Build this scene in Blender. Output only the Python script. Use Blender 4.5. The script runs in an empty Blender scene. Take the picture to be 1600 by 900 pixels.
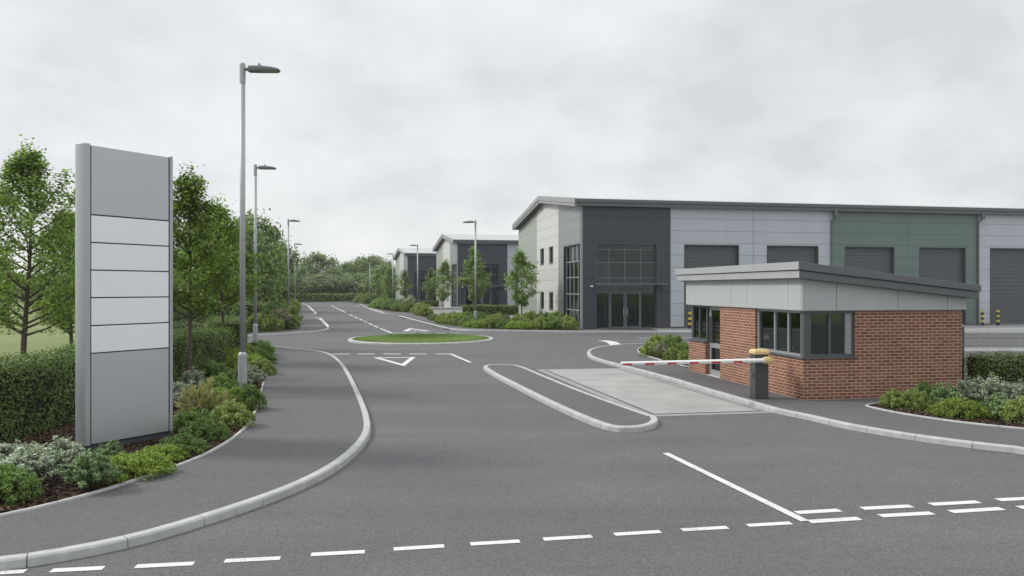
import bpy, math, random
import numpy as np
from mathutils import Vector, Matrix

scn = bpy.context.scene
COL = scn.collection
F, CH = 1200.0, 2.7            # focal length (in 1600-wide photo pixels) and eye height

def P(px, py, z=0.0):
    """point of the level plane at height z seen at a photo pixel"""
    Y = F * (CH - z) / (py - 450.0)
    return ((px - 800.0) / F * Y, Y)

def R(d): return math.radians(d)

# ------------------------------------------------------------------ tags
def tag(o, label=None, cat=None, group=None, kind=None):
    if label: o['label'] = label
    if cat: o['category'] = cat
    if group: o['group'] = group
    if kind: o['kind'] = kind
    return o

def empty(name, loc=(0, 0, 0), rz=0.0):
    o = bpy.data.objects.new(name, None)
    o.empty_display_size = 0.3
    COL.objects.link(o)
    o.location = loc
    o.rotation_euler = (0, 0, rz)
    return o

def copy_tree(o, parent=None):
    c = o.copy()
    COL.objects.link(c)
    if parent is not None:
        c.parent = parent
    for ch in [x for x in KIDS.get(o.name, [])]:
        k = copy_tree(ch, c)
        KIDS.setdefault(c.name, []).append(k)
    return c
KIDS = {}

# ------------------------------------------------------------------ mesh builder
class MB:
    def __init__(s):
        s.v = []; s.f = []; s.m = []
    def add(s, vs, fs, m=0):
        b = len(s.v)
        s.v.extend(vs)
        for f in fs:
            s.f.append(tuple(b + i for i in f)); s.m.append(m)
        return s
    def hexa(s, p, m=0):
        return s.add(p, [(3, 2, 1, 0), (4, 5, 6, 7), (0, 1, 5, 4), (1, 2, 6, 5), (2, 3, 7, 6), (3, 0, 4, 7)], m)
    def box(s, x0, x1, y0, y1, z0, z1, m=0):
        return s.hexa([(x0, y0, z0), (x1, y0, z0), (x1, y1, z0), (x0, y1, z0),
                       (x0, y0, z1), (x1, y0, z1), (x1, y1, z1), (x0, y1, z1)], m)
    def prism(s, poly, z0, z1, m=0):
        n = len(poly)
        a = sum(poly[i][0] * poly[(i + 1) % n][1] - poly[(i + 1) % n][0] * poly[i][1] for i in range(n))
        if a < 0: poly = poly[::-1]
        vs = [(x, y, z0) for x, y in poly] + [(x, y, z1) for x, y in poly]
        fs = [tuple(range(n - 1, -1, -1)), tuple(range(n, 2 * n))]
        fs += [(i, (i + 1) % n, n + (i + 1) % n, n + i) for i in range(n)]
        return s.add(vs, fs, m)
    def tube(s, pts, rad, n=8, m=0, cap=True):
        pts = [Vector(p) for p in pts]
        if not hasattr(rad, '__len__'): rad = [rad] * len(pts)
        vs = []
        for i, p in enumerate(pts):
            t = (pts[min(i + 1, len(pts) - 1)] - pts[max(i - 1, 0)]).normalized()
            ref = Vector((1, 0, 0)) if abs(t.x) < 0.8 else Vector((0, 1, 0))
            a = t.cross(ref).normalized(); b = t.cross(a)
            for k in range(n):
                an = 2 * math.pi * k / n
                vs.append(tuple(p + (a * math.cos(an) + b * math.sin(an)) * rad[i]))
        fs = []
        for i in range(len(pts) - 1):
            for k in range(n):
                k2 = (k + 1) % n
                fs.append((i * n + k, (i + 1) * n + k, (i + 1) * n + k2, i * n + k2))
        if cap:
            fs.append(tuple(range(n))); e = (len(pts) - 1) * n
            fs.append(tuple(range(e + n - 1, e - 1, -1)))
        return s.add(vs, fs, m)
    def build(s, name, mats, parent=None, smooth=False, bevel=0.0, loc=None, rz=0.0):
        me = bpy.data.meshes.new(name)
        me.from_pydata([tuple(map(float, v)) for v in s.v], [], s.f)
        if not isinstance(mats, (list, tuple)): mats = [mats]
        for mt in mats: me.materials.append(mt)
        me.polygons.foreach_set('material_index', s.m)
        if smooth: me.polygons.foreach_set('use_smooth', [True] * len(s.f))
        me.update()
        return link(name, me, parent, bevel, loc, rz)

def link(name, me, parent=None, bevel=0.0, loc=None, rz=0.0):
    o = bpy.data.objects.new(name, me)
    COL.objects.link(o)
    if parent is not None:
        o.parent = parent
        KIDS.setdefault(parent.name, []).append(o)
    if loc: o.location = loc
    if rz: o.rotation_euler = (0, 0, rz)
    if bevel:
        b = o.modifiers.new('bevel', 'BEVEL'); b.width = bevel; b.segments = 2
        b.limit_method = 'ANGLE'; b.angle_limit = R(40)
    return o

def np_mesh(name, verts, nper, mats, midx=None):
    """mesh of separate n-gons from a numpy array of shape (N*nper, 3)"""
    me = bpy.data.meshes.new(name)
    nv = len(verts); nf = nv // nper
    me.vertices.add(nv); me.loops.add(nv); me.polygons.add(nf)
    me.vertices.foreach_set('co', verts.astype(np.float32).ravel())
    me.loops.foreach_set('vertex_index', np.arange(nv, dtype=np.int32))
    me.polygons.foreach_set('loop_start', np.arange(0, nv, nper, dtype=np.int32))
    me.polygons.foreach_set('loop_total', np.full(nf, nper, dtype=np.int32))
    for m in mats: me.materials.append(m)
    if midx is not None: me.polygons.foreach_set('material_index', midx.astype(np.int32))
    me.update(calc_edges=True)
    return me

# ------------------------------------------------------------------ materials
def mat(name):
    m = bpy.data.materials.new(name); m.use_nodes = True
    nt = m.node_tree
    return m, nt, nt.nodes['Principled BSDF']

def N(nt, typ, **kw):
    n = nt.nodes.new(typ)
    for k, v in kw.items():
        if k.startswith('i_'):
            n.inputs[k[2:].replace('_', ' ')].default_value = v
        else: setattr(n, k, v)
    return n
def L(nt, a, b): nt.links.new(a, b)
def c4(c): return (c[0], c[1], c[2], 1)

def math_n(nt, op, a, b=None, c=None):
    n = nt.nodes.new('ShaderNodeMath'); n.operation = op
    for i, v in enumerate((a, b, c)):
        if v is None: continue
        if isinstance(v, (int, float)): n.inputs[i].default_value = v
        else: nt.links.new(v, n.inputs[i])
    return n.outputs[0]

def mixc(nt, fac, a, b, blend='MIX'):
    n = nt.nodes.new('ShaderNodeMix'); n.data_type = 'RGBA'; n.blend_type = blend
    for i, v in ((0, fac), (6, a), (7, b)):
        if isinstance(v, (int, float)): n.inputs[i].default_value = v
        elif isinstance(v, tuple): n.inputs[i].default_value = c4(v)
        else: nt.links.new(v, n.inputs[i])
    return n.outputs[2]

def ramp(nt, fac, stops):
    n = nt.nodes.new('ShaderNodeValToRGB')
    e = n.color_ramp.elements
    while len(e) > 1: e.remove(e[0])
    e[0].position = stops[0][0]; e[0].color = c4(stops[0][1])
    for p, c in stops[1:]:
        q = e.new(p); q.color = c4(c)
    nt.links.new(fac, n.inputs[0])
    return n.outputs[0]

def noise(nt, vec, scale, detail=4, rough=0.55):
    n = N(nt, 'ShaderNodeTexNoise'); n.inputs['Scale'].default_value = scale
    n.inputs['Detail'].default_value = detail; n.inputs['Roughness'].default_value = rough
    if vec is not None: L(nt, vec, n.inputs['Vector'])
    return n.outputs['Fac']

def simple(name, col, rough=0.5, metal=0.0, var=0.06, scale=3.0, bump=0.0, bscale=60, spec=0.5):
    m, nt, b = mat(name)
    tc = N(nt, 'ShaderNodeTexCoord')
    f = noise(nt, tc.outputs['Object'], scale, 5)
    lo = tuple(x * (1 - var) for x in col); hi = tuple(min(1, x * (1 + var)) for x in col)
    L(nt, ramp(nt, f, [(0.3, lo), (0.7, hi)]), b.inputs['Base Color'])
    r = math_n(nt, 'MULTIPLY_ADD', f, 0.16, rough - 0.08)
    L(nt, r, b.inputs['Roughness'])
    b.inputs['Metallic'].default_value = metal
    b.inputs['Specular IOR Level'].default_value = spec
    if bump:
        bn = N(nt, 'ShaderNodeBump'); bn.inputs['Strength'].default_value = bump
        bn.inputs['Distance'].default_value = 0.01
        L(nt, noise(nt, tc.outputs['Object'], bscale, 3), bn.inputs['Height'])
        L(nt, bn.outputs[0], b.inputs['Normal'])
    return m

def asphalt_mat(name, col, speck=0.35, patch=0.16):
    m, nt, b = mat(name)
    tc = N(nt, 'ShaderNodeTexCoord'); v = tc.outputs['Object']
    fine = noise(nt, v, 52, 3, 0.85)
    mid = noise(nt, v, 7, 4, 0.6)
    big = noise(nt, v, 0.28, 5, 0.6)
    mp = N(nt, 'ShaderNodeMapping'); mp.inputs['Scale'].default_value = (0.09, 0.5, 1)
    mp.inputs['Rotation'].default_value = (0, 0, R(12))
    L(nt, v, mp.inputs['Vector'])
    streak = noise(nt, mp.outputs[0], 1.6, 4, 0.6)
    vo = N(nt, 'ShaderNodeTexVoronoi'); vo.inputs['Scale'].default_value = 60
    L(nt, v, vo.inputs['Vector'])
    sep = N(nt, 'ShaderNodeSeparateColor'); L(nt, vo.outputs['Color'], sep.inputs[0])
    mrr = N(nt, 'ShaderNodeMapRange'); mrr.inputs[1].default_value = 0.32; mrr.inputs[2].default_value = 0.68; L(nt, fine, mrr.inputs[0])
    k = math_n(nt, 'MULTIPLY_ADD', mrr.outputs[0], speck, 1 - speck * 0.5)
    k = math_n(nt, 'MULTIPLY', k, math_n(nt, 'MULTIPLY_ADD', sep.outputs[0], speck * 0.8, 1 - speck * 0.4))
    k = math_n(nt, 'MULTIPLY', k, math_n(nt, 'MULTIPLY_ADD', mid, 0.16, 0.92))
    k = math_n(nt, 'MULTIPLY', k, math_n(nt, 'MULTIPLY_ADD', big, patch * 2, 1 - patch))
    k = math_n(nt, 'MULTIPLY', k, math_n(nt, 'MULTIPLY_ADD', streak, patch * 2, 1 - patch))
    mx = N(nt, 'ShaderNodeVectorMath', operation='SCALE')
    mx.inputs[0].default_value = col
    L(nt, k, mx.inputs['Scale'])
    L(nt, mx.outputs[0], b.inputs['Base Color'])
    L(nt, math_n(nt, 'MULTIPLY_ADD', big, 0.2, 0.72), b.inputs['Roughness'])
    b.inputs['Specular IOR Level'].default_value = 0.35
    bn = N(nt, 'ShaderNodeBump'); bn.inputs['Strength'].default_value = 0.5
    bn.inputs['Distance'].default_value = 0.006
    L(nt, math_n(nt, 'ADD', fine, vo.outputs['Distance']), bn.inputs['Height'])
    L(nt, bn.outputs[0], b.inputs['Normal'])
    return m

def paint_mat(name, col, under):
    m, nt, b = mat(name)
    tc = N(nt, 'ShaderNodeTexCoord'); v = tc.outputs['Object']
    w = noise(nt, v, 38, 6, 0.75); w2 = noise(nt, v, 1.7, 3)
    f = math_n(nt, 'ADD', w, math_n(nt, 'MULTIPLY', w2, 0.45))
    fac = ramp(nt, f, [(0.60, (0, 0, 0)), (0.68, (1, 1, 1))])
    colr = mixc(nt, noise(nt, v, 6, 4), tuple(x * 0.86 for x in col), col)
    L(nt, mixc(nt, fac, mixc(nt, 0.55, under, colr), colr), b.inputs['Base Color'])
    b.inputs['Roughness'].default_value = 0.6
    return m

def cladding_mat(name, col, pitch=0.79, rough=0.42, vj=None, gap=0.02, metal=0.0):
    """flat composite panels with dark horizontal joints (and upright joints every vj metres)"""
    m, nt, b = mat(name)
    tc = N(nt, 'ShaderNodeTexCoord'); sp = N(nt, 'ShaderNodeSeparateXYZ')
    L(nt, tc.outputs['Object'], sp.inputs[0])
    z = math_n(nt, 'DIVIDE', sp.outputs[2], pitch)
    fr = math_n(nt, 'FRACT', z)
    j = math_n(nt, 'LESS_THAN', fr, gap / pitch)
    row = math_n(nt, 'FLOOR', z)
    uv = math_n(nt, 'ADD', sp.outputs[0], sp.outputs[1])
    cell = row
    if vj:
        q = math_n(nt, 'DIVIDE', uv, vj)
        j = math_n(nt, 'MAXIMUM', j, math_n(nt, 'LESS_THAN', math_n(nt, 'FRACT', q), gap / vj))
        cell = math_n(nt, 'ADD', row, math_n(nt, 'MULTIPLY', math_n(nt, 'FLOOR', q), 7.3))
    wn = N(nt, 'ShaderNodeTexWhiteNoise', noise_dimensions='1D'); L(nt, cell, wn.inputs['W'])
    k = math_n(nt, 'MULTIPLY_ADD', wn.outputs['Value'], 0.07, 0.965)
    # faint run-down dirt
    mp = N(nt, 'ShaderNodeMapping'); mp.inputs['Scale'].default_value = (1.3, 1.3, 0.12)
    L(nt, tc.outputs['Object'], mp.inputs['Vector'])
    k = math_n(nt, 'MULTIPLY', k, math_n(nt, 'MULTIPLY_ADD', noise(nt, mp.outputs[0], 1.5, 5), 0.16, 0.92))
    mx = N(nt, 'ShaderNodeVectorMath', operation='SCALE'); mx.inputs[0].default_value = col
    L(nt, k, mx.inputs['Scale'])
    L(nt, mixc(nt, j, mx.outputs[0], tuple(x * 0.3 for x in col)), b.inputs['Base Color'])
    b.inputs['Roughness'].default_value = rough; b.inputs['Metallic'].default_value = metal
    bn = N(nt, 'ShaderNodeBump', invert=True); bn.inputs['Distance'].default_value = 0.02
    bn.inputs['Strength'].default_value = 0.5
    L(nt, j, bn.inputs['Height']); L(nt, bn.outputs[0], b.inputs['Normal'])
    return m

def brick_mat(name):
    m, nt, b = mat(name)
    tc = N(nt, 'ShaderNodeTexCoord'); sp = N(nt, 'ShaderNodeSeparateXYZ')
    L(nt, tc.outputs['Object'], sp.inputs[0])
    cb = N(nt, 'ShaderNodeCombineXYZ')
    L(nt, math_n(nt, 'ADD', sp.outputs[0], sp.outputs[1]), cb.inputs[0]); L(nt, sp.outputs[2], cb.inputs[1])
    bt = N(nt, 'ShaderNodeTexBrick')
    L(nt, cb.outputs[0], bt.inputs['Vector'])
    bt.inputs['Scale'].default_value = 1.0; bt.inputs['Brick Width'].default_value = 0.225
    bt.inputs['Row Height'].default_value = 0.075; bt.inputs['Mortar Size'].default_value = 0.009
    bt.inputs['Mortar Smooth'].default_value = 0.15; bt.inputs['Bias'].default_value = -0.1
    bt.inputs['Color1'].default_value = (0.175, 0.078, 0.049, 1)
    bt.inputs['Color2'].default_value = (0.275, 0.126, 0.082, 1)
    bt.inputs['Mortar'].default_value = (0.50, 0.355, 0.27, 1)
    n1 = noise(nt, tc.outputs['Object'], 30, 5, 0.7); n2 = noise(nt, tc.outputs['Object'], 1.1, 4)
    # darker patch near the foot of the lane wall
    k = math_n(nt, 'MULTIPLY', math_n(nt, 'MULTIPLY_ADD', n1, 0.5, 0.75), math_n(nt, 'MULTIPLY_ADD', n2, 0.4, 0.8))
    ds = N(nt, 'ShaderNodeVectorMath', operation='DISTANCE')
    mp = N(nt, 'ShaderNodeMapping'); mp.inputs['Scale'].default_value = (1, 2.2, 1)
    L(nt, tc.outputs['Object'], mp.inputs['Vector']); L(nt, mp.outputs[0], ds.inputs[0])
    ds.inputs[1].default_value = (0.0, 0.55 * 2.2, 0.42)
    st = math_n(nt, 'ADD', ds.outputs['Value'], math_n(nt, 'MULTIPLY', n1, 0.5))
    dark_patch = ramp(nt, st, [(0.40, (0.62, 0.6, 0.58)), (0.85, (1, 1, 1))])
    mx = N(nt, 'ShaderNodeVectorMath', operation='SCALE'); L(nt, bt.outputs['Color'], mx.inputs[0]); L(nt, k, mx.inputs['Scale'])
    L(nt, mixc(nt, 1.0, mx.outputs[0], dark_patch, 'MULTIPLY'), b.inputs['Base Color'])
    b.inputs['Roughness'].default_value = 0.88; b.inputs['Specular IOR Level'].default_value = 0.25
    bn = N(nt, 'ShaderNodeBump', invert=True); bn.inputs['Distance'].default_value = 0.008; bn.inputs['Strength'].default_value = 0.7
    L(nt, bt.outputs['Fac'], bn.inputs['Height'])
    bn2 = N(nt, 'ShaderNodeBump'); bn2.inputs['Distance'].default_value = 0.003; bn2.inputs['Strength'].default_value = 0.5
    L(nt, n1, bn2.inputs['Height']); L(nt, bn.outputs[0], bn2.inputs['Normal'])
    L(nt, bn2.outputs[0], b.inputs['Normal'])
    return m

def glass_mat(name, tint=(0.78, 0.84, 0.82), ior=2.1):
    m = bpy.data.materials.new(name); m.use_nodes = True; nt = m.node_tree
    nt.nodes.clear()
    out = N(nt, 'ShaderNodeOutputMaterial'); mx = N(nt, 'ShaderNodeMixShader')
    tr = N(nt, 'ShaderNodeBsdfTransparent'); tr.inputs[0].default_value = c4(tint)
    gl = N(nt, 'ShaderNodeBsdfGlossy'); gl.inputs['Roughness'].default_value = 0.02
    gl.inputs[0].default_value = (0.85, 0.9, 0.9, 1)
    fr = N(nt, 'ShaderNodeFresnel'); fr.inputs[0].default_value = ior
    tc = N(nt, 'ShaderNodeTexCoord'); bn = N(nt, 'ShaderNodeBump')
    bn.inputs['Strength'].default_value = 0.05; bn.inputs['Distance'].default_value = 0.02
    L(nt, noise(nt, tc.outputs['Object'], 0.8, 2), bn.inputs['Height']); L(nt, bn.outputs[0], gl.inputs['Normal'])
    L(nt, fr.outputs[0], mx.inputs[0]); L(nt, tr.outputs[0], mx.inputs[1]); L(nt, gl.outputs[0], mx.inputs[2])
    L(nt, mx.outputs[0], out.inputs[0])
    return m

def leaf_mat(name, cols, trans=0.28, rough=0.55):
    """cols: list of (pos, colour) picked per leaf"""
    m = bpy.data.materials.new(name); m.use_nodes = True; nt = m.node_tree
    b = nt.nodes['Principled BSDF']; out = nt.nodes['Material Output']
    g = N(nt, 'ShaderNodeNewGeometry'); oi = N(nt, 'ShaderNodeObjectInfo')
    tc = N(nt, 'ShaderNodeTexCoord')
    r = math_n(nt, 'ADD', math_n(nt, 'MULTIPLY', g.outputs['Random Per Island'], 0.55),
               math_n(nt, 'MULTIPLY', noise(nt, tc.outputs['Object'], 1.6, 3), 0.45))
    col = ramp(nt, r, cols)
    k = math_n(nt, 'MULTIPLY_ADD', oi.outputs['Random'], 0.3, 0.85)
    mx = N(nt, 'ShaderNodeVectorMath', operation='SCALE'); L(nt, col, mx.inputs[0]); L(nt, k, mx.inputs['Scale'])
    L(nt, mx.outputs[0], b.inputs['Base Color'])
    b.inputs['Roughness'].default_value = rough; b.inputs['Specular IOR Level'].default_value = 0.35
    t = N(nt, 'ShaderNodeBsdfTranslucent')
    L(nt, mixc(nt, 1.0, mx.outputs[0], (1.0, 1.25, 0.5), 'MULTIPLY'), t.inputs[0])
    ms = N(nt, 'ShaderNodeMixShader'); ms.inputs[0].default_value = trans
    L(nt, b.outputs[0], ms.inputs[1]); L(nt, t.outputs[0], ms.inputs[2]); L(nt, ms.outputs[0], out.inputs[0])
    return m

def grass_mat(name, a, b_, c):
    m, nt, b = mat(name)
    tc = N(nt, 'ShaderNodeTexCoord'); v = tc.outputs['Object']
    f = math_n(nt, 'ADD', math_n(nt, 'MULTIPLY', noise(nt, v, 0.12, 5), 0.6), math_n(nt, 'MULTIPLY', noise(nt, v, 9, 5, 0.7), 0.4))
    L(nt, ramp(nt, f, [(0.35, a), (0.5, b_), (0.65, c)]), b.inputs['Base Color'])
    b.inputs['Roughness'].default_value = 0.9; b.inputs['Specular IOR Level'].default_value = 0.1
    bn = N(nt, 'ShaderNodeBump'); bn.inputs['Distance'].default_value = 0.05; bn.inputs['Strength'].default_value = 0.5
    L(nt, noise(nt, v, 30, 4), bn.inputs['Height']); L(nt, bn.outputs[0], b.inputs['Normal'])
    return m

def mulch_mat(name):
    m, nt, b = mat(name)
    tc = N(nt, 'ShaderNodeTexCoord'); v = tc.outputs['Object']
    vo = N(nt, 'ShaderNodeTexVoronoi'); vo.inputs['Scale'].default_value = 26; L(nt, v, vo.inputs['Vector'])
    sp = N(nt, 'ShaderNodeSeparateColor'); L(nt, vo.outputs['Color'], sp.inputs[0])
    L(nt, ramp(nt, sp.outputs[0], [(0.0, (0.016, 0.009, 0.006)), (0.5, (0.045, 0.026, 0.017)), (0.85, (0.085, 0.052, 0.036)), (1.0, (0.16, 0.115, 0.085))]), b.inputs['Base Color'])
    b.inputs['Roughness'].default_value = 0.95; b.inputs['Specular IOR Level'].default_value = 0.1
    bn = N(nt, 'ShaderNodeBump'); bn.inputs['Distance'].default_value = 0.03; bn.inputs['Strength'].default_value = 1
    L(nt, vo.outputs['Distance'], bn.inputs['Height']); L(nt, bn.outputs[0], b.inputs['Normal'])
    return m

def bark_mat(name, col):
    m, nt, b = mat(name)
    tc = N(nt, 'ShaderNodeTexCoord'); mp = N(nt, 'ShaderNodeMapping'); mp.inputs['Scale'].default_value = (1, 1, 0.25)
    L(nt, tc.outputs['Object'], mp.inputs['Vector'])
    f = noise(nt, mp.outputs[0], 40, 5, 0.7)
    L(nt, ramp(nt, f, [(0.3, tuple(x * 0.55 for x in col)), (0.7, tuple(x * 1.35 for x in col))]), b.inputs['Base Color'])
    b.inputs['Roughness'].default_value = 0.9
    bn = N(nt, 'ShaderNodeBump'); bn.inputs['Distance'].default_value = 0.01
    L(nt, f, bn.inputs['Height']); L(nt, bn.outputs[0], b.inputs['Normal'])
    return m

M = dict(
    road=asphalt_mat('asphalt_road', (0.104, 0.1045, 0.108), 0.66, 0.25),
    path=asphalt_mat('asphalt_path', (0.101, 0.100, 0.102), 0.55, 0.18),
    kerb=simple('kerb_concrete', (0.39, 0.395, 0.395), 0.85, var=0.16, scale=5, bump=0.3, bscale=90),
    edging=simple('edging_concrete', (0.44, 0.44, 0.43), 0.85, var=0.14, scale=6, bump=0.3),
    slab=simple('slab_concrete', (0.30, 0.30, 0.29), 0.8, var=0.15, scale=0.9, bump=0.2, bscale=120),
    slabrim=simple('slab_rim_concrete', (0.25, 0.255, 0.25), 0.85, var=0.12, scale=3, bump=0.2),
    apron=simple('apron_concrete', (0.27, 0.275, 0.28), 0.85, var=0.12, scale=0.6),
    groove=simple('drain_channel', (0.05, 0.052, 0.055), 0.7),
    ground=grass_mat('field_grass', (0.13, 0.17, 0.065), (0.19, 0.22, 0.10), (0.24, 0.26, 0.13)),
    lawn=grass_mat('lawn', (0.085, 0.135, 0.03), (0.11, 0.165, 0.04), (0.135, 0.19, 0.055)),
    mulch=mulch_mat('bark_mulch'),
    chip=leaf_mat('bark_chip', [(0.2, (0.02, 0.011, 0.008)), (0.5, (0.06, 0.034, 0.022)), (0.75, (0.11, 0.07, 0.048)), (0.9, (0.22, 0.16, 0.12))], 0.0, 0.9),
    brick=brick_mat('red_brick'),
    glass=glass_mat('window_glass'),
    glass2=glass_mat('office_glass', (0.5, 0.54, 0.56), 1.6),
    frame=simple('frame_grey', (0.085, 0.092, 0.098), 0.4, var=0.03),
    frame_m=simple('frame_mid', (0.14, 0.152, 0.16), 0.4, var=0.03),
    frame_l=simple('frame_light', (0.27, 0.285, 0.29), 0.4, var=0.03),
    fascia=cladding_mat('gate_fascia', (0.40, 0.42, 0.43), 50, 0.4, None, 0.0),
    roofdark=simple('roof_edge_dark', (0.12, 0.13, 0.138), 0.42, var=0.05),
    roofedge=simple('roof_edge', (0.36, 0.375, 0.38), 0.42, var=0.05),
    roofgate=simple('roof_membrane', (0.2, 0.21, 0.215), 0.7),
    dark=cladding_mat('clad_anthracite', (0.048, 0.055, 0.069), vj=None),
    silver=cladding_mat('clad_silver', (0.44, 0.475, 0.515)),
    midgrey=cladding_mat('clad_midgrey', (0.235, 0.25, 0.25)),
    offwhite=cladding_mat('clad_offwhite', (0.56, 0.57, 0.55)),
    sage=cladding_mat('clad_sage', (0.32, 0.35, 0.31)),
    green=cladding_mat('clad_green', (0.135, 0.185, 0.172)),
    eave=simple('eave_grey', (0.115, 0.125, 0.132), 0.45, var=0.05),
    verge=simple('verge_grey', (0.28, 0.294, 0.298), 0.45, var=0.05),
    whiteroof=cladding_mat('roof_sheet', (0.40, 0.41, 0.41), 50),
    shutter=simple('shutter_grey', (0.125, 0.137, 0.148), 0.42, 0.2, var=0.04),
    plinth=simple('plinth_brown', (0.10, 0.075, 0.065), 0.8),
    inner=simple('inner_wall', (0.52, 0.52, 0.50), 0.8),
    ceil=simple('ceiling_tiles', (0.6, 0.6, 0.6), 0.8),
    sign=simple('sign_silver', (0.50, 0.52, 0.545), 0.42, 0.55, var=0.03, scale=0.8),
    signp=simple('sign_pilaster', (0.42, 0.44, 0.46), 0.38, 0.4, var=0.03, scale=0.8),
    signl=simple('sign_light', (0.82, 0.84, 0.87), 0.4, 0.0, var=0.02, scale=0.9),
    black=simple('black', (0.02, 0.021, 0.023), 0.5),
    signbase=simple('sign_base', (0.07, 0.078, 0.095), 0.55),
    galv=simple('galvanised', (0.38, 0.395, 0.41), 0.5, 0.2, var=0.08, scale=8),
    lantern=simple('lantern_grey', (0.11, 0.12, 0.12), 0.45),
    lens=simple('lantern_lens', (0.30, 0.28, 0.18), 0.2, var=0.4, scale=60),
    cab=simple('cabinet_grey', (0.052, 0.055, 0.058), 0.45, var=0.05),
    cream=simple('cream_cover', (0.62, 0.47, 0.20), 0.45, var=0.06),
    boom=simple('boom_white', (0.74, 0.74, 0.73), 0.35, var=0.03),
    red=simple('red_reflective', (0.42, 0.035, 0.04), 0.35),
    yellow=simple('bollard_yellow', (0.62, 0.50, 0.05), 0.45),
    fence=simple('fence_grey', (0.08, 0.10, 0.10), 0.5),
    render=simple('white_render', (0.86, 0.86, 0.84), 0.8, var=0.04),
    steel=simple('handle_steel', (0.55, 0.56, 0.57), 0.3, 0.8),
    wlamp=simple('white_lamp', (0.8, 0.8, 0.78), 0.3),
    bark=bark_mat('bark', (0.085, 0.07, 0.055)),
    barkd=bark_mat('bark_dark', (0.05, 0.042, 0.034)),
    stem=bark_mat('shrub_stem', (0.10, 0.075, 0.045)),
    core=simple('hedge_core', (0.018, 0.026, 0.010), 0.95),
    l_tree=leaf_mat('leaf_tree', [(0.2, (0.084, 0.136, 0.025)), (0.5, (0.174, 0.258, 0.054)), (0.8, (0.362, 0.444, 0.129))], 0.4),
    l_mid=leaf_mat('leaf_street', [(0.2, (0.131, 0.202, 0.057)), (0.5, (0.207, 0.291, 0.091)), (0.8, (0.305, 0.393, 0.141))], 0.3),
    l_wood=leaf_mat('leaf_wood', [(0.2, (0.103, 0.158, 0.055)), (0.5, (0.162, 0.230, 0.082)), (0.8, (0.265, 0.333, 0.129))], 0.2),
    l_olive=leaf_mat('leaf_wood_olive', [(0.2, (0.109, 0.154, 0.064)), (0.5, (0.164, 0.217, 0.090)), (0.8, (0.236, 0.290, 0.136))], 0.2),
    l_hedge=leaf_mat('leaf_hedge', [(0.2, (0.062, 0.115, 0.027)), (0.55, (0.128, 0.195, 0.046)), (0.85, (0.242, 0.323, 0.092))], 0.2),
    l_silver=leaf_mat('leaf_silver', [(0.2, (0.097, 0.146, 0.073)), (0.45, (0.243, 0.304, 0.195)), (0.65, (0.535, 0.583, 0.486)), (0.9, (0.754, 0.765, 0.681))], 0.15),
    l_lime=leaf_mat('leaf_lime', [(0.2, (0.099, 0.166, 0.023)), (0.5, (0.199, 0.281, 0.041)), (0.8, (0.327, 0.408, 0.076))], 0.3),
    l_green=leaf_mat('leaf_green', [(0.2, (0.078, 0.144, 0.036)), (0.5, (0.133, 0.216, 0.054)), (0.8, (0.244, 0.324, 0.090))], 0.25),
    l_grey=leaf_mat('leaf_greygreen', [(0.2, (0.092, 0.154, 0.062)), (0.5, (0.169, 0.262, 0.108)), (0.8, (0.339, 0.431, 0.216))], 0.2),
    l_olivesh=leaf_mat('leaf_shrub_olive', [(0.2, (0.134, 0.204, 0.046)), (0.5, (0.229, 0.297, 0.074)), (0.8, (0.381, 0.444, 0.148))], 0.25),
    l_tan=leaf_mat('leaf_tan', [(0.2, (0.169, 0.169, 0.065)), (0.5, (0.351, 0.325, 0.156)), (0.8, (0.546, 0.494, 0.286))], 0.2),
    l_pink=leaf_mat('leaf_pinkgrey', [(0.2, (0.108, 0.120, 0.072)), (0.5, (0.240, 0.228, 0.168)), (0.8, (0.432, 0.384, 0.324))], 0.2),
    l_grass=leaf_mat('leaf_grass', [(0.2, (0.085, 0.14, 0.03)), (0.5, (0.115, 0.175, 0.04)), (0.8, (0.16, 0.22, 0.07))], 0.3),
)
M['paint'] = paint_mat('road_paint', (0.66, 0.66, 0.65), (0.13, 0.13, 0.134))

# ------------------------------------------------------------------ curves
def catmull(pts, step=0.3):
    pts = [Vector((p[0], p[1])) for p in pts]
    q = [pts[0] * 2 - pts[1]] + pts + [pts[-1] * 2 - pts[-2]]
    out = []
    for i in range(1, len(q) - 2):
        p0, p1, p2, p3 = q[i - 1:i + 3]
        n = max(2, int((p2 - p1).length / step))
        for k in range(n):
            t = k / n
            out.append(0.5 * ((2 * p1) + (p2 - p0) * t + (2 * p0 - 5 * p1 + 4 * p2 - p3) * t * t + (3 * p1 - p0 - 3 * p2 + p3) * t ** 3))
    out.append(pts[-1])
    # resample evenly
    res = [out[0]]; acc = 0
    for a, b in zip(out[:-1], out[1:]):
        seg = (b - a).length
        while acc + seg >= step and seg > 1e-9:
            t = (step - acc) / seg
            a = a + (b - a) * t; res.append(a); seg = (b - a).length; acc = 0
        acc += seg
    if (res[-1] - out[-1]).length > step * 0.3: res.append(out[-1])
    return res

def normals2(pts, closed=False):
    n = len(pts); out = []
    for i in range(n):
        if closed: t = pts[(i + 1) % n] - pts[i - 1]
        else: t = pts[min(i + 1, n - 1)] - pts[max(i - 1, 0)]
        t.normalize(); out.append(Vector((-t.y, t.x)))     # left of travel
    return out

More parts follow.
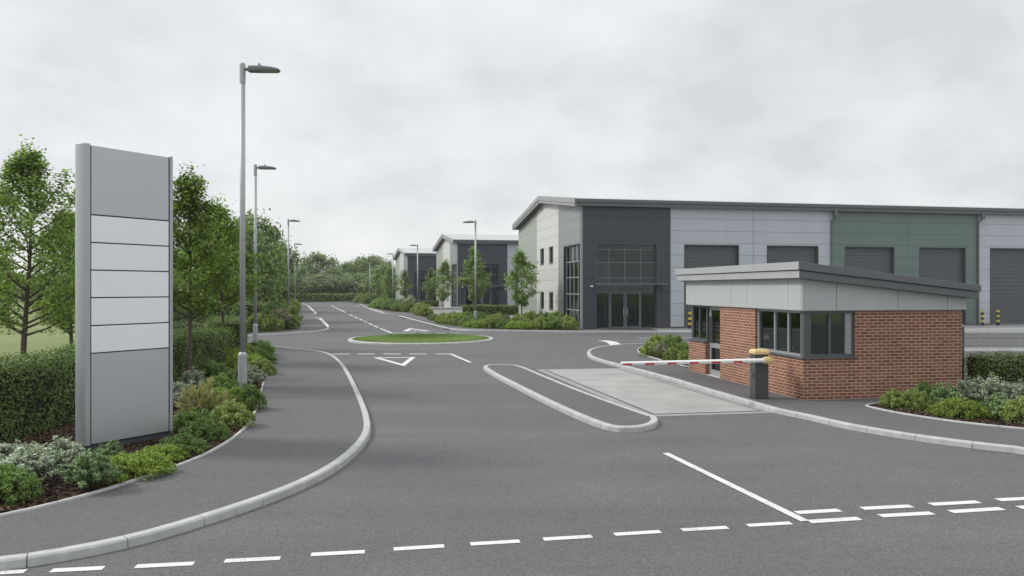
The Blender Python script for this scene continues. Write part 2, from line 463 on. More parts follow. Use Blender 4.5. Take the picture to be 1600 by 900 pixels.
def kerb(name, pts, width=0.14, h=0.10, z0=-0.03, closed=False, per=3, m=None, side=1, gap=0.010, chamfer=0.02):
    """stones swept along pts (outer foot), body lies on the left (side=1) or right (-1) of travel"""
    mb = MB(); nn = normals2(pts, closed); n = len(pts)
    last = n if closed else n - 1
    i = 0
    while i < last:
        j = min(i + per, last)
        ring = []
        for k in range(i, j + 1):
            p = pts[k % n]; nv = nn[k % n] * side
            if k == i or k == j:
                t = (pts[min(k + 1, n - 1) if not closed else (k + 1) % n] - pts[k - 1 if (k > 0 or closed) else 0])
                if t.length > 0: t.normalize()
                p = p + t * (gap if k == i else -gap) * 0.5
            ring.append([(p.x, p.y, z0), (p.x + nv.x * 0.01, p.y + nv.y * 0.01, h - chamfer),
                         (p.x + nv.x * (0.01 + chamfer), p.y + nv.y * (0.01 + chamfer), h),
                         (p.x + nv.x * width, p.y + nv.y * width, h), (p.x + nv.x * width, p.y + nv.y * width, z0)])
        vs = [v for r_ in ring for v in r_]; fs = []
        for a in range(len(ring) - 1):
            for b in range(5):
                b2 = (b + 1) % 5
                q = (a * 5 + b, (a + 1) * 5 + b, (a + 1) * 5 + b2, a * 5 + b2)
                fs.append(q if side == 1 else q[::-1])
        e = (len(ring) - 1) * 5
        fs.append((0, 1, 2, 3, 4)); fs.append((e + 4, e + 3, e + 2, e + 1, e))
        mb.add(vs, fs)
        i = j
    return tag(mb.build(name, m or M['kerb']), kind='structure')

def offset(pts, d, closed=False):
    nn = normals2(pts, closed)
    return [p + n_ * d for p, n_ in zip(pts, nn)]

def flat(name, polys, z, m, thick=0.1):
    mb = MB()
    for p in polys:
        mb.prism([(a[0], a[1]) for a in p], z - thick, z)
    o = mb.build(name, m)
    return tag(o, kind='structure')

# ------------------------------------------------------------------ ground
mb = MB(); mb.add([(-1500, -200, -0.02), (1500, -200, -0.02), (1500, 2500, -0.02), (-1500, 2500, -0.02)], [(0, 1, 2, 3)])
tag(mb.build('ground', M['ground']), kind='structure')
mb = MB()
for q in ([(-60, -15), (90, -15), (90, 9), (-60, 9)], [(-9.0, 9), (90, 9), (90, 28), (-9.0, 28)],
          [(-19.5, 28), (90, 28), (90, 41.6), (-19.5, 41.6)], [(-19.5, 41.6), (90, 41.6), (90, 146), (-58, 146)]):
    mb.add([(x, y, 0.0) for x, y in q], [(0, 1, 2, 3)])
tag(mb.build('road', M['road']), kind='structure')

# near-left pavement -------------------------------------------------
kl = [(-26, 4.6), (-14, 5.6)] + [P(x, y) for x, y in
      [(-330, 928), (-120, 907), (0, 892), (85, 880), (215, 853), (325, 820), (410, 791), (470, 767), (520, 741), (553, 716), (574, 692), (580, 672),
       (574, 645), (561, 615), (548, 589), (534, 569), (518, 557), (495, 551), (455, 547), (418, 543.5)]] + [(-15, 36.2), (-19.5, 37.4)]
kl = catmull(kl, 0.30)
kerb('kerb', kl, side=1)
el = [P(x, y, 0.1) for x, y in [(-330, 870), (-150, 838), (0, 808), (100, 785), (200, 756), (300, 721), (355, 693), (388, 666), (402, 640),
      (411, 608), (419, 580), (426, 558), (424, 549)]] 
el = catmull(el, 0.30)
NP = offset(kl, 0.07)
cut = min(range(len(NP)), key=lambda i: (NP[i] - Vector((-11.2, 34.9))).length)
flat('pavement', [NP[:cut + 1] + el[::-1] + [Vector((-9.6, 6.0))]], 0.095, M['path'])
kerb('bed_edging', el, width=0.055, h=0.125, side=1, per=4, m=M['edging'], chamfer=0.008)
BE = offset(el, 0.03)
flat('planting_bed', [BE + [Vector((-12.0, 34.5)), Vector((-11.0, 24.0)), Vector((-11.0, 7.5))]], 0.10, M['mulch'], 0.15)

# far-left pavements --------------------------------------------------
def polyP(l, z=0.0): return [P(x, y, z) for x, y in l]
k2 = catmull([(-19.5, 41.6)] + polyP([(300, 531), (400, 526), (470, 521.5), (500, 518.8), (512, 516), (514, 513), (507, 506), (498, 499), (488, 497.3), (462, 497)]), 0.45)
kerb('kerb', k2, side=1, per=2)
flat('pavement', [offset(k2, 0.07) + [Vector(P(385, 497)), Vector((-19.5, 46))]], 0.095, M['path'])
k3 = catmull(polyP([(455, 494), (480, 493.5), (494, 492), (488, 485.5), (481, 478.5), (474, 474.5)]), 0.6)
kerb('kerb', k3, side=1, per=2)
flat('pavement', [offset(k3, 0.07) + [Vector(P(445, 473.5)), Vector((-48, 120)), Vector((-27, 70)), ]], 0.095, M['path'])
flat('planting_bed', [[Vector(p) for p in polyP([(300, 526), (380, 521.5), (459, 515), (460, 499), (385, 499)], 0.1)] + [Vector((-19.3, 46.5))]], 0.10, M['mulch'], 0.1)
flat('planting_bed', [[Vector(p) for p in polyP([(395, 492), (459, 491), (462, 480), (462, 474.5), (440, 474.5)], 0.1)]], 0.105, M['mulch'], 0.1)

# far-right pavement --------------------------------------------------
k4 = catmull(polyP([(561, 474), (577, 482.5), (588, 486.5), (600, 490), (630, 491), (700, 491.5)]), 0.6)
kerb('kerb', k4, side=-1, per=2)
fr = [P(700, 491.5), (10, 96), (10, 140), P(561, 474)]
flat('pavement', [offset(k4, -0.07) + [Vector(a) for a in [(-2, 79), (-2, 140), (-30, 140)]]], 0.095, M['path'])
k5 = catmull(polyP([(650, 494.2), (628, 495.0), (634, 498), (652, 503), (676, 509.5), (700, 515.0), (740, 517.6), (800, 518.2), (905, 519.7), (1000, 520), (1100, 520.3), (1300, 520.8), (1600, 521.3)]) + [(60, 46.0)], 0.6)
kerb('kerb', k5, side=1, per=2)
i0 = min(range(len(k5)), key=lambda i: abs(k5[i].x - 9.0))
flat('pavement', [offset(k5, 0.07)[:i0 + 1] + [Vector(a) for a in [(9.0, 78), (-4, 78)]]], 0.095, M['path'])
flat('apron', [offset(k5, 0.07)[i0:] + [Vector(a) for a in [(60, 75), (9.0, 75)]]], 0.095, M['apron'])
bed5 = polyP([(652, 492.8), (680, 499.5), (700, 504.5), (740, 511.0), (800, 514.6), (850, 515.6), (905, 515.8)], 0.1)
flat('planting_bed', [[Vector(a) for a in catmull(bed5, 1.0)] + [Vector((3.6, 52)), Vector((1.0, 66)), Vector((-4.0, 70)), Vector((-7.0, 71))]], 0.105, M['mulch'], 0.1)
flat('planting_bed', [[Vector(a) for a in polyP([(580, 481.0), (612, 486.5), (640, 488.4), (668, 488.5), (668, 481), (600, 475)], 0.1)]], 0.105, M['mulch'], 0.1)
# concrete forecourt strip before the hedge
flat('forecourt', [[Vector(a) for a in [(-3.6, 70.2), (1.2, 66.2), (1.2, 72), (-3.6, 73)]]], 0.108, M['apron'], 0.1)

# gatehouse island ----------------------------------------------------
k6 = catmull([(60, 33.0)] + polyP([(1600, 549), (1300, 545.5), (1150, 541), (1050, 538.5), (985, 540.0), (945, 543.5), (925, 547.5), (917, 553), (921, 560), (940, 567), (970, 575),
      (1040, 594), (1100, 612.5), (1150, 627.5), (1190, 639.5), (1213, 646), (1267, 657.5), (1315, 669), (1390, 682.5), (1460, 693), (1530, 702), (1600, 709.5), (1700, 717)]) + [(16, 11.2), (40, 11.6)], 0.30)
kerb('kerb', k6, side=1)
flat('pavement', [offset(k6, 0.07) + [Vector((60, 20))]], 0.095, M['path'])
e1 = catmull(polyP([(1030, 534.5), (1005, 541), (995.5, 547), (1000, 552), (1015, 558), (1040, 565), (1077, 574.5)], 0.1), 0.3)
kerb('bed_edging', e1, width=0.05, h=0.125, side=1, per=4, m=M['edging'], chamfer=0.008)
flat('planting_bed', [offset(e1, 0.025) + [Vector((5.7, 25.0)), Vector((7.5, 33.0))]], 0.105, M['mulch'])
e2_ = catmull(polyP([(1395, 629), (1368, 631), (1350, 633.5), (1362, 637.5), (1400, 645.5), (1450, 653.5), (1500, 660.5), (1600, 671), (1750, 684)], 0.1), 0.25)
kerb('bed_edging', e2_, width=0.05, h=0.125, side=1, per=4, m=M['edging'], chamfer=0.008)
flat('planting_bed', [offset(e2_, 0.025) + [Vector((20.0, 20.0)), Vector((11.4, 19.4)), Vector((11.2, 18.3))]], 0.105, M['mulch'])
# light concrete strip along the service road
flat('footway_strip', [[Vector(a) for a in [(12.5, 31.8), (60, 31.2), (60, 32.7), (12.5, 33.6)]]], 0.10, M['apron'], 0.05)

# traffic island in the lane -------------------------------------------
k7 = catmull(polyP([(1029, 661), (1026, 668), (1005, 674.5), (968, 675.5), (944, 671.5), (910, 659), (860, 636), (808, 609), (770, 588.5), (754.5, 577), (768, 573.5), (800, 574), (818, 577.5),
      (850, 591), (900, 612), (960, 635), (1012, 653.5), (1026, 657.5)]), 0.22)
if (k7[0] - k7[-1]).length < 0.12: k7.pop()
# travel is clockwise or not: body must lie inside
ar = sum(k7[i].x * k7[(i + 1) % len(k7)].y - k7[(i + 1) % len(k7)].x * k7[i].y for i in range(len(k7)))
sd = 1 if ar > 0 else -1
kerb('kerb', k7, side=sd, closed=True, width=0.15, per=4)
flat('traffic_island', [offset(k7, 0.07 * sd, True)], 0.097, M['path'])

# concrete lane slab ---------------------------------------------------
def quad_at(px, z): return [P(a, b) for a, b in px]
sl = quad_at([(838, 577.5), (972, 575.5), (1215, 645), (1012, 651.5)], 0)
flat('concrete_slab', [[Vector(a) for a in sl]], 0.006, M['slabrim'], 0.02)
def inset(poly, d):
    pts = [Vector(p) for p in poly]; n = len(pts)
    c = sum(pts, Vector((0, 0))) / n
    lines = []
    for i in range(n):
        a, b = pts[i], pts[(i + 1) % n]; t = (b - a).normalized(); nv = Vector((-t.y, t.x))
        if (c - a).dot(nv) < 0: nv = -nv
        lines.append((a + nv * d, t))
    out = []
    for i in range(n):
        (p, r), (q, s) = lines[i - 1], lines[i]
        t = (q - p).cross(s) / r.cross(s) if abs(r.cross(s)) > 1e-9 else 0
        out.append(p + r * t)
    return out
flat('concrete_slab', [inset(sl, 0.22)], 0.010, M['groove'], 0.02)
flat('concrete_slab', [inset(sl, 0.27)], 0.014, M['slab'], 0.02)

# roundabout -----------------------------------------------------------
RC = Vector((-4.68, 39.75)); RR = 3.75
ring = [RC + Vector((math.cos(a), math.sin(a))) * RR for a in [2 * math.pi * i / 72 for i in range(72)]]
kerb('roundabout_kerb', ring, side=1, closed=True, width=0.22, h=0.11, per=3, chamfer=0.04)
mb = MB()
rings = [(3.6, 0.09), (3.2, 0.14), (2.6, 0.185), (1.8, 0.21), (0.9, 0.225)]
vs = []; fs = []
for r_, z in rings:
    for i in range(48):
        a = 2 * math.pi * i / 48; vs.append((RC.x + r_ * math.cos(a), RC.y + r_ * math.sin(a), z))
for k in range(len(rings) - 1):
    for i in range(48):
        j = (i + 1) % 48; fs.append((k * 48 + i, k * 48 + j, (k + 1) * 48 + j, (k + 1) * 48 + i))
vs.append((RC.x, RC.y, 0.23)); b = (len(rings) - 1) * 48
for i in range(48): fs.append((b + i, b + (i + 1) % 48, len(vs) - 1))
mb.add(vs, fs); tag(mb.build('roundabout_lawn', M['lawn'], smooth=True), kind='structure')

rng = np.random.default_rng(5)
def blades(n, cx, cy, rad, h, w, zf):
    a = rng.uniform(0, 2 * np.pi, n); r_ = rad * np.sqrt(rng.uniform(0, 1, n))
    x = cx + r_ * np.cos(a); y = cy + r_ * np.sin(a); z = zf(r_)
    th = rng.uniform(0, np.pi, n); hh = h * rng.uniform(0.5, 1.2, n)
    dx = np.cos(th) * w; dy = np.sin(th) * w; lx = rng.normal(0, 0.4, n) * hh; ly = rng.normal(0, 0.4, n) * hh
    v = np.stack([np.stack([x - dx, y - dy, z], 1), np.stack([x + dx, y + dy, z], 1), np.stack([x + lx, y + ly, z + hh], 1)], 1)
    return v.reshape(-1, 3)
gv = blades(26000, RC.x, RC.y, 3.5, 0.045, 0.012, lambda r_: 0.085 + 0.14 * (1 - (r_ / 3.6) ** 2))
g = link('roundabout_grass', np_mesh('roundabout_grass', gv, 3, [M['l_grass']]))
tag(g, 'short green mown grass on the small oval roundabout', 'grass', kind='stuff')

# bark chips in the near beds -------------------------------------------
def chips(n, polys, z):
    out = []
    for poly in polys:
        pts = [(p[0], p[1]) for p in poly]; xs = [p[0] for p in pts]; ys = [p[1] for p in pts]
        X = rng.uniform(min(xs), max(xs), n); Y = rng.uniform(min(ys), max(ys), n)
        ins = np.zeros(n, bool); k = len(pts); j = k - 1
        for i in range(k):
            xi, yi = pts[i]; xj, yj = pts[j]
            c = ((yi > Y) != (yj > Y)) & (X < (xj - xi) * (Y - yi) / ((yj - yi) + 1e-12) + xi)
            ins ^= c; j = i
        out.append(np.stack([X[ins], Y[ins]], 1))
    p = np.concatenate(out); n = len(p)
    th = rng.uniform(0, np.pi, n); l = rng.uniform(0.010, 0.032, n); w = l * rng.uniform(0.3, 0.6, n)
    a = np.stack([np.cos(th) * l, np.sin(th) * l, rng.normal(0, 0.35, n) * l], 1)
    b = np.stack([-np.sin(th) * w, np.cos(th) * w, rng.normal(0, 0.5, n) * w], 1)
    c = np.stack([p[:, 0], p[:, 1], z + rng.uniform(0.004, 0.02, n)], 1)
    v = np.stack([c - a - b, c + a - b * 0.7, c + a * 0.9 + b, c - a * 0.8 + b], 1).reshape(-1, 3)
    return v
nb = [p for p in offset(el, 0.09)]
bedA = [p for p in nb if p.y < 24] + [Vector((-8.2, 24)), Vector((-8.6, 8.5))]
cv = chips(60000, [bedA], 0.105)
tag(link('bark_chips', np_mesh('bark_chips', cv, 4, [M['chip']])), 'brown bark chips covering the shrub bed under the tall grey sign', 'bark chips', kind='stuff')
bedB = [p for p in offset(e2_, 0.08)] + [Vector((13.5, 18.6)), Vector((10.6, 17.6))]
cv = chips(26000, [bedB], 0.11)
tag(link('bark_chips', np_mesh('bark_chips', cv, 4, [M['chip']])), 'brown bark chips in the shrub bed beside the brick gatehouse', 'bark chips', kind='stuff')

# ------------------------------------------------------------------ painted markings
PZ = 0.005
def strip(mb, a, b, w, z=PZ):
    a = Vector(a[:2]); b = Vector(b[:2]); t = (b - a).normalized(); n_ = Vector((-t.y, t.x)) * w / 2
    mb.add([(*(a - n_), z), (*(b - n_), z), (*(b + n_), z), (*(a + n_), z)], [(0, 1, 2, 3)])
def pline(mb, pts, w, z=PZ):
    pts = [Vector(p[:2]) for p in pts]; nn = normals2(pts)
    vs = []
    for p, n_ in zip(pts, nn): vs += [(*(p + n_ * w / 2), z), (*(p - n_ * w / 2), z)]
    mb.add(vs, [(2 * i, 2 * i + 1, 2 * i + 3, 2 * i + 2) for i in range(len(pts) - 1)])
def poly_flat(mb, pts, z=PZ):
    mb.add([(p[0], p[1], z) for p in pts], [tuple(range(len(pts)))])
mb = MB()
# foreground edge dashes: photo-left row, on one straight-ish line
for x0, y0, x1, y1 in [(-60, 899, 40, 893), (80, 892, 162, 888), (212, 885.5, 303, 881), (351, 877, 438, 872.5), (486, 867, 570, 862.5), (615, 858.5, 694, 853.5),
                       (735, 850.5, 812, 846), (849, 843, 925, 838.5), (960, 835.5, 1032, 831), (1065, 828.5, 1137, 824.5), (1168, 821.5, 1236, 817.5)]:
    strip(mb, P(x0, y0), P(x1, y1), 0.105)
for x0, y0, x1, y1 in [(1264, 815.5, 1343, 810.5), (1375, 806.5, 1457, 802), (1485, 800, 1566, 795), (1592, 793.5, 1680, 788.5), (1715, 786.5, 1800, 782)]:
    strip(mb, P(x0, y0), P(x1, y1), 0.125)
for x0, y0, x1, y1 in [(1244, 801.5, 1312, 797.5), (1347, 795, 1424, 791), (1454, 788.5, 1529, 784.5), (1559, 781.5, 1635, 777.5), (1665, 775, 1745, 771)]:
    strip(mb, P(x0, y0), P(x1, y1), 0.125)
strip(mb, P(1040, 708.5), P(1258, 815), 0.115, PZ + 0.003)
# give-way line before the roundabout
for x0, x1 in [(492 - 75, 491), (520, 547), (558, 585), (599, 626), (640, 667), (681, 706)]:
    if x0 > 440: strip(mb, P(x0, 553.2), P(x1, 553.2), 0.22)
strip(mb, P(704, 553.2), P(735, 566.5), 0.13, PZ + 0.003)
def triangle(mb, A, B, C, w1, w2):
    A, B, C = (Vector(P(*q)) for q in (A, B, C))
    inn = inset([A, B, C], w1)
    a, b, c = inn
    for p, q, r_, s in ((A, B, b, a), (B, C, c, b), (C, A, a, c)):
        poly_flat(mb, [p, q, r_, s])
triangle(mb, (583, 558.8), (649.5, 558.2), (631.5, 572.3), 0.19, 0)
triangle(mb, (629, 517.6), (640, 513.0), (674, 517.4), 0.28, 0)
# far side of roundabout
for x0, x1, y in [(613, 650, 520.4), (657, 674, 520.4), (681, 697, 520.4), (704, 720, 520.4)]:
    strip(mb, P(x0, y), P(x1, y), 0.2)
strip(mb, P(594.5, 513.2), P(612, 520.4), 0.15)
for x0, y0, x1, y1 in [(584, 508.7, 591, 511.7), (576, 505.0, 582, 507.7), (568.5, 501.8, 573.5, 504.0), (561, 498.2, 566.5, 500.6), (553.5, 494.8, 558.5, 497.0), (545, 490.9, 551, 493.6), (518, 477.6, 540, 488.4)]:
    strip(mb, P(x0, y0), P(x1, y1), 0.15)
strip(mb, P(481.5, 478.5), P(494.5, 491.5), 0.15, 0.106)
strip(mb, P(500, 498.5), P(513, 512.5), 0.18, 0.106)
strip(mb, P(578, 482.6), P(600.5, 489.8), 0.18, 0.106)
strip(mb, P(554, 477.7), P(563, 478.6), 0.2)
pline(mb, [P(x, y) for x, y in [(623, 495.2), (636, 498.6), (655, 503.8), (678, 510.2), (700, 515.6)]], 0.16, 0.106)
# thin line at the mouth of the near pavement
# service-road marks
strip(mb, P(998, 528.6), P(1120, 527.4), 0.16)
strip(mb, P(1140, 527.2), P(1260, 526.0), 0.16)
pline(mb, [P(x, y) for x, y in [(939, 532.2), (948, 533.0), (955, 534.4), (959, 536.5), (963, 539.6)]], 0.55)
strip(mb, P(962, 532.0), P(1040, 532.0), 0.06)
tag(mb.build('road_markings', M['paint']), kind='structure')

# ------------------------------------------------------------------ totem sign
def totem():
    A = Vector(P(142, 711, 0.1)); A = Vector(((142 - 800) / F * 12.2, 12.2))
    ux, uy = 0.536, 0.844                      # along the face, away from the camera
    rz = math.atan2(uy, ux)
    t = empty('totem_sign', (A.x, A.y, 0.0), rz)
    tag(t, 'tall silver grey sign with five blank pale panels and dark foot', 'sign')
    W = 1.36; T = 0.30; H0, H1 = 0.20, 4.98
    # local: x along face, y<... face looks to -y ; body behind at y 0..T
    def pilaster(x0, x1, side):
        r_ = 0.07; pts = []
        if side < 0:   # rounded outer end at x0
            pts = [(x1, -0.012)]
            for k in range(13):
                a = -math.pi / 2 - math.pi * k / 12
                pts.append((x0 + r_ + math.cos(a) * r_ * 1.0, T / 2 + math.sin(a) * (T / 2 + 0.012)))
            pts.append((x1, T + 0.012))
        else:
            pts = [(x0, T + 0.012)]
            for k in range(13):
                a = math.pi / 2 - math.pi * k / 12
                pts.append((x1 - 0.06 + math.cos(a) * 0.06, T / 2 + math.sin(a) * (T / 2 + 0.012)))
            pts.append((x0, -0.012))
        m_ = MB().prism(pts, H0, H1 + 0.012)
        return m_.build('pilaster', M['signp'], t, bevel=0.006)
    pilaster(-0.125, -0.012, -1)
    pilaster(W + 0.012, W + 0.11, 1)
    MB().box(-0.012, W + 0.012, 0.02, T - 0.02, H0, H1 - 0.01).build('core', M['black'], t)
    zs = [H0 + 0.005, 1.66, 2.10, 2.545, 2.985, 3.425, 3.865, H1]
    for i in range(7):
        a, b = zs[i] + 0.010, zs[i + 1] - 0.010
        m_ = MB().box(0.008, W - 0.008, 0.0, 0.018, a, b)
        lbl = None
        o = m_.build('panel', M['signl'] if 1 <= i <= 5 else M['sign'], t, bevel=0.004)
        if i == 0: o['label'] = 'large darker grey lowest panel'
        elif i == 6: o['label'] = 'tall darker grey top panel'
        else: o['label'] = 'pale blank name panel'
        MB().box(0.008, W - 0.008, T - 0.018, T, a, b).build('panel', M['signl'] if 1 <= i <= 5 else M['sign'], t, bevel=0.004)
    MB().box(-0.10, W + 0.06, 0.04, T - 0.04, -0.1, H0).build('plinth', M['signbase'], t)
    return t
totem()

# ------------------------------------------------------------------ street lamps
def make_lamp():
    H = 8.12
    t = empty('street_lamp')
    MB().tube([(0, 0, -0.1), (0, 0, 1.0), (0, 0, 1.04), (0, 0, 1.09)], [0.105, 0.105, 0.098, 0.062], 20).build('base_sleeve', M['galv'], t, smooth=False)
    MB().box(-0.045, 0.045, -0.112, -0.098, 0.35, 0.85).build('access_door', M['galv'], t, bevel=0.003)
    MB().tube([(0, 0, 1.0), (0, 0, H - 0.45)], [0.066, 0.062], 16).build('pole', M['galv'], t, smooth=True)
    MB().tube([(0, 0, H - 0.46), (0, 0, H - 0.44), (0, 0, H + 0.02), (0, 0, H + 0.05)], [0.062, 0.069, 0.069, 0.062], 16).build('pole_top', M['galv'], t)
    MB().tube([(0.05, 0, H - 0.10), (0.22, 0, H - 0.10)], 0.035, 12).build('spigot', M['lantern'], t, smooth=True)
    # lantern: tapering shell
    ring = []
    prof = [(0.13, 0.06, -0.15, -0.05), (0.16, 0.10, -0.158, -0.012), (0.45, 0.115, -0.158, -0.012), (0.72, 0.11, -0.150, -0.045), (0.86, 0.105, -0.145, -0.078), (0.885, 0.09, -0.138, -0.10)]
    mb = MB(); n = 10; vs = []; fs = []
    for x, w, z0, z1 in prof:
        h = (z1 - z0)
        sec = [(-w, z0), (w, z0), (w, z0 + h * 0.45), (w * 0.85, z0 + h * 0.8), (w * 0.5, z1), (-w * 0.5, z1), (-w * 0.85, z0 + h * 0.8), (-w, z0 + h * 0.45)]
        vs += [(x, y, H + z) for y, z in sec]
    for i in range(len(prof) - 1):
        for k in range(8):
            k2 = (k + 1) % 8; fs.append((i * 8 + k, i * 8 + k2, (i + 1) * 8 + k2, (i + 1) * 8 + k))
    fs.append(tuple(range(7, -1, -1))); e = (len(prof) - 1) * 8; fs.append(tuple(range(e, e + 8)))
    lan = mb.add(vs, fs).build('lantern', M['lantern'], t)
    MB().box(0.42, 0.85, -0.085, 0.085, H - 0.168, H - 0.148).build('lens', M['lens'], lan)
    MB().tube([(0.40, 0, H - 0.01), (0.40, 0, H + 0.045)], 0.035, 10).build('photocell', M['galv'], lan)
    return t
lamps = [  # x, y, z0, scale, facing, label
    ((379 - 800) / F * 18.45, 18.45, 0.1, 0.979, 0, 'nearest and tallest grey street lamp, standing in the shrub bed behind the big sign'),
    ((399 - 800) / F * 33.2, 33.2, 0.1, 0.972, 0, 'second grey street lamp, at the far end of the near shrub bed'),
    ((450.5 - 800) / F * 59.5, 59.5, 0.1, 0.972, 0, 'third grey street lamp on the left, beside the far shrub bed'),
    ((460.5 - 800) / F * 93.0, 93.0, 0.1, 0.985, 0, 'fourth grey street lamp on the left, close behind the third'),
    ((461.5 - 800) / F * 120.0, 120.0, 0.1, 0.985, 0, 'farthest small street lamp on the left, overlapping the fourth pole'),
    ((743 - 800) / F * 54.3, 54.3, 0.1, 0.905, 180, 'nearest street lamp on the right, in the shrub bed before the middle warehouse'),
    ((652.5 - 800) / F * 84.0, 84.0, 0.1, 0.905, 180, 'street lamp on the right before the farthest warehouse'),
    ((614 - 800) / F * 108.0, 108.0, 0.1, 0.92, 180, 'small street lamp just left of the farthest warehouse gable'),
    ((578 - 800) / F * 128.0, 128.0, 0.1, 0.83, 180, 'farthest and smallest street lamp on the right before the woodland'),
]
L0 = make_lamp()
for i, (x, y, z, s, f, lb) in enumerate(lamps):
    o = L0 if i == 0 else copy_tree(L0)
    o.location = (x, y, z); o.scale = (1, 1, s); o.rotation_euler = (0, 0, R(f + (3 if f else 1)))
    tag(o, lb, 'street lamp', 'street lamps lining the road')

# ------------------------------------------------------------------ openings helper
def wall_cells(mb, along, L0_, L1_, z0, ztop, openings, t0, t1, m=0):
    """wall between along-coordinates L0_..L1_, solid between t0..t1 across; ztop(u) gives the top; openings (u0,u1,z0,z1)"""
    openings = [(o[0], o[1], o[2], min(o[3], ztop((o[0] + o[1]) / 2))) for o in openings]
    us = {L0_, L1_}; zs = {z0}
    for o in openings:
        for u in o[:2]:
            if L0_ < u < L1_: us.add(u)
        zs.add(o[2]); zs.add(o[3])
    us = sorted(us); zs = sorted(z for z in zs if z >= z0)
    for a, b in zip(us[:-1], us[1:]):
        for k, z in enumerate(zs):
            last = k == len(zs) - 1
            zz0 = z
            za, zb = (ztop(a), ztop(b)) if last else (zs[k + 1], zs[k + 1])
            if max(za, zb) - zz0 < 1e-4: continue
            cu, cz = (a + b) / 2, (zz0 + min(za, zb)) / 2
            if any(o[0] - 1e-6 < cu < o[1] + 1e-6 and o[2] - 1e-6 < cz < o[3] + 1e-6 for o in openings): continue
            if along == 'x':
                p = [(a, t0, zz0), (b, t0, zz0), (b, t1, zz0), (a, t1, zz0), (a, t0, za), (b, t0, zb), (b, t1, zb), (a, t1, za)]
            else:
                p = [(t0, a, zz0), (t1, a, zz0), (t1, b, zz0), (t0, b, zz0), (t0, a, za), (t1, a, za), (t1, b, zb), (t0, b, zb)]
            mb.hexa(p, m)

def framed(parent, along, u0, u1, z0, z1, t, mull, trans, fw=0.06, depth=0.08, name='window', fm=None, gm=None):
    """window: frame with bars, one glass pane as its child. t = outer face coordinate across the wall (inside is +)"""
    fm = fm or M['frame']; gm = gm or M['glass']
    mb = MB()
    def b(ua, ub, za, zb, d0=0.0, d1=depth):
        if along == 'x': mb.box(ua, ub, t + d0, t + d1, za, zb)
        else: mb.box(t + d0, t + d1, ua, ub, za, zb)
    b(u0, u0 + fw, z0, z1); b(u1 - fw, u1, z0, z1)
    b(u0 + fw, u1 - fw, z0, z0 + fw, 0.002, depth - 0.002); b(u0 + fw, u1 - fw, z1 - fw, z1, 0.002, depth - 0.002)
    for u in mull: b(u - fw / 2, u + fw / 2, z0 + fw, z1 - fw, 0.004, depth - 0.004)
    for z in trans: b(u0 + fw, u1 - fw, z - fw * 0.45, z + fw * 0.45, 0.007, depth - 0.007)
    fo = mb.build(name, fm, parent)
    g = MB(); d = t + depth * 0.6
    if along == 'x': g.box(u0 + 0.01, u1 - 0.01, d, d + 0.012, z0 + 0.01, z1 - 0.01)
    else: g.box(d, d + 0.012, u0 + 0.01, u1 - 0.01, z0 + 0.01, z1 - 0.01)
    g.build('pane', gm, fo)
    return fo

# ------------------------------------------------------------------ warehouses
SHUT = {}
def shutter_mesh(w, h):
    key = (round(w, 2), round(h, 2))
    if key in SHUT: return SHUT[key]
    mb = MB(); n = int(h / 0.095); p = h / n; vs = []
    for i in range(n):
        for z, y in ((i * p, 0.03), (i * p + p * 0.16, 0.0), (i * p + p * 0.84, 0.0)):
            vs += [(0, y, z), (w, y, z)]
    vs += [(0, 0.03, h), (w, 0.03, h)]
    mb.add(vs, [(2 * i, 2 * i + 1, 2 * i + 3, 2 * i + 2) for i in range(len(vs) // 2 - 1)])
    mb.box(0, w, -0.03, 0.03, 0.0, 0.12)
    me = bpy.data.meshes.new('shutter_door'); me.from_pydata(mb.v, [], mb.f); me.materials.append(M['shutter']); SHUT[key] = me
    return me

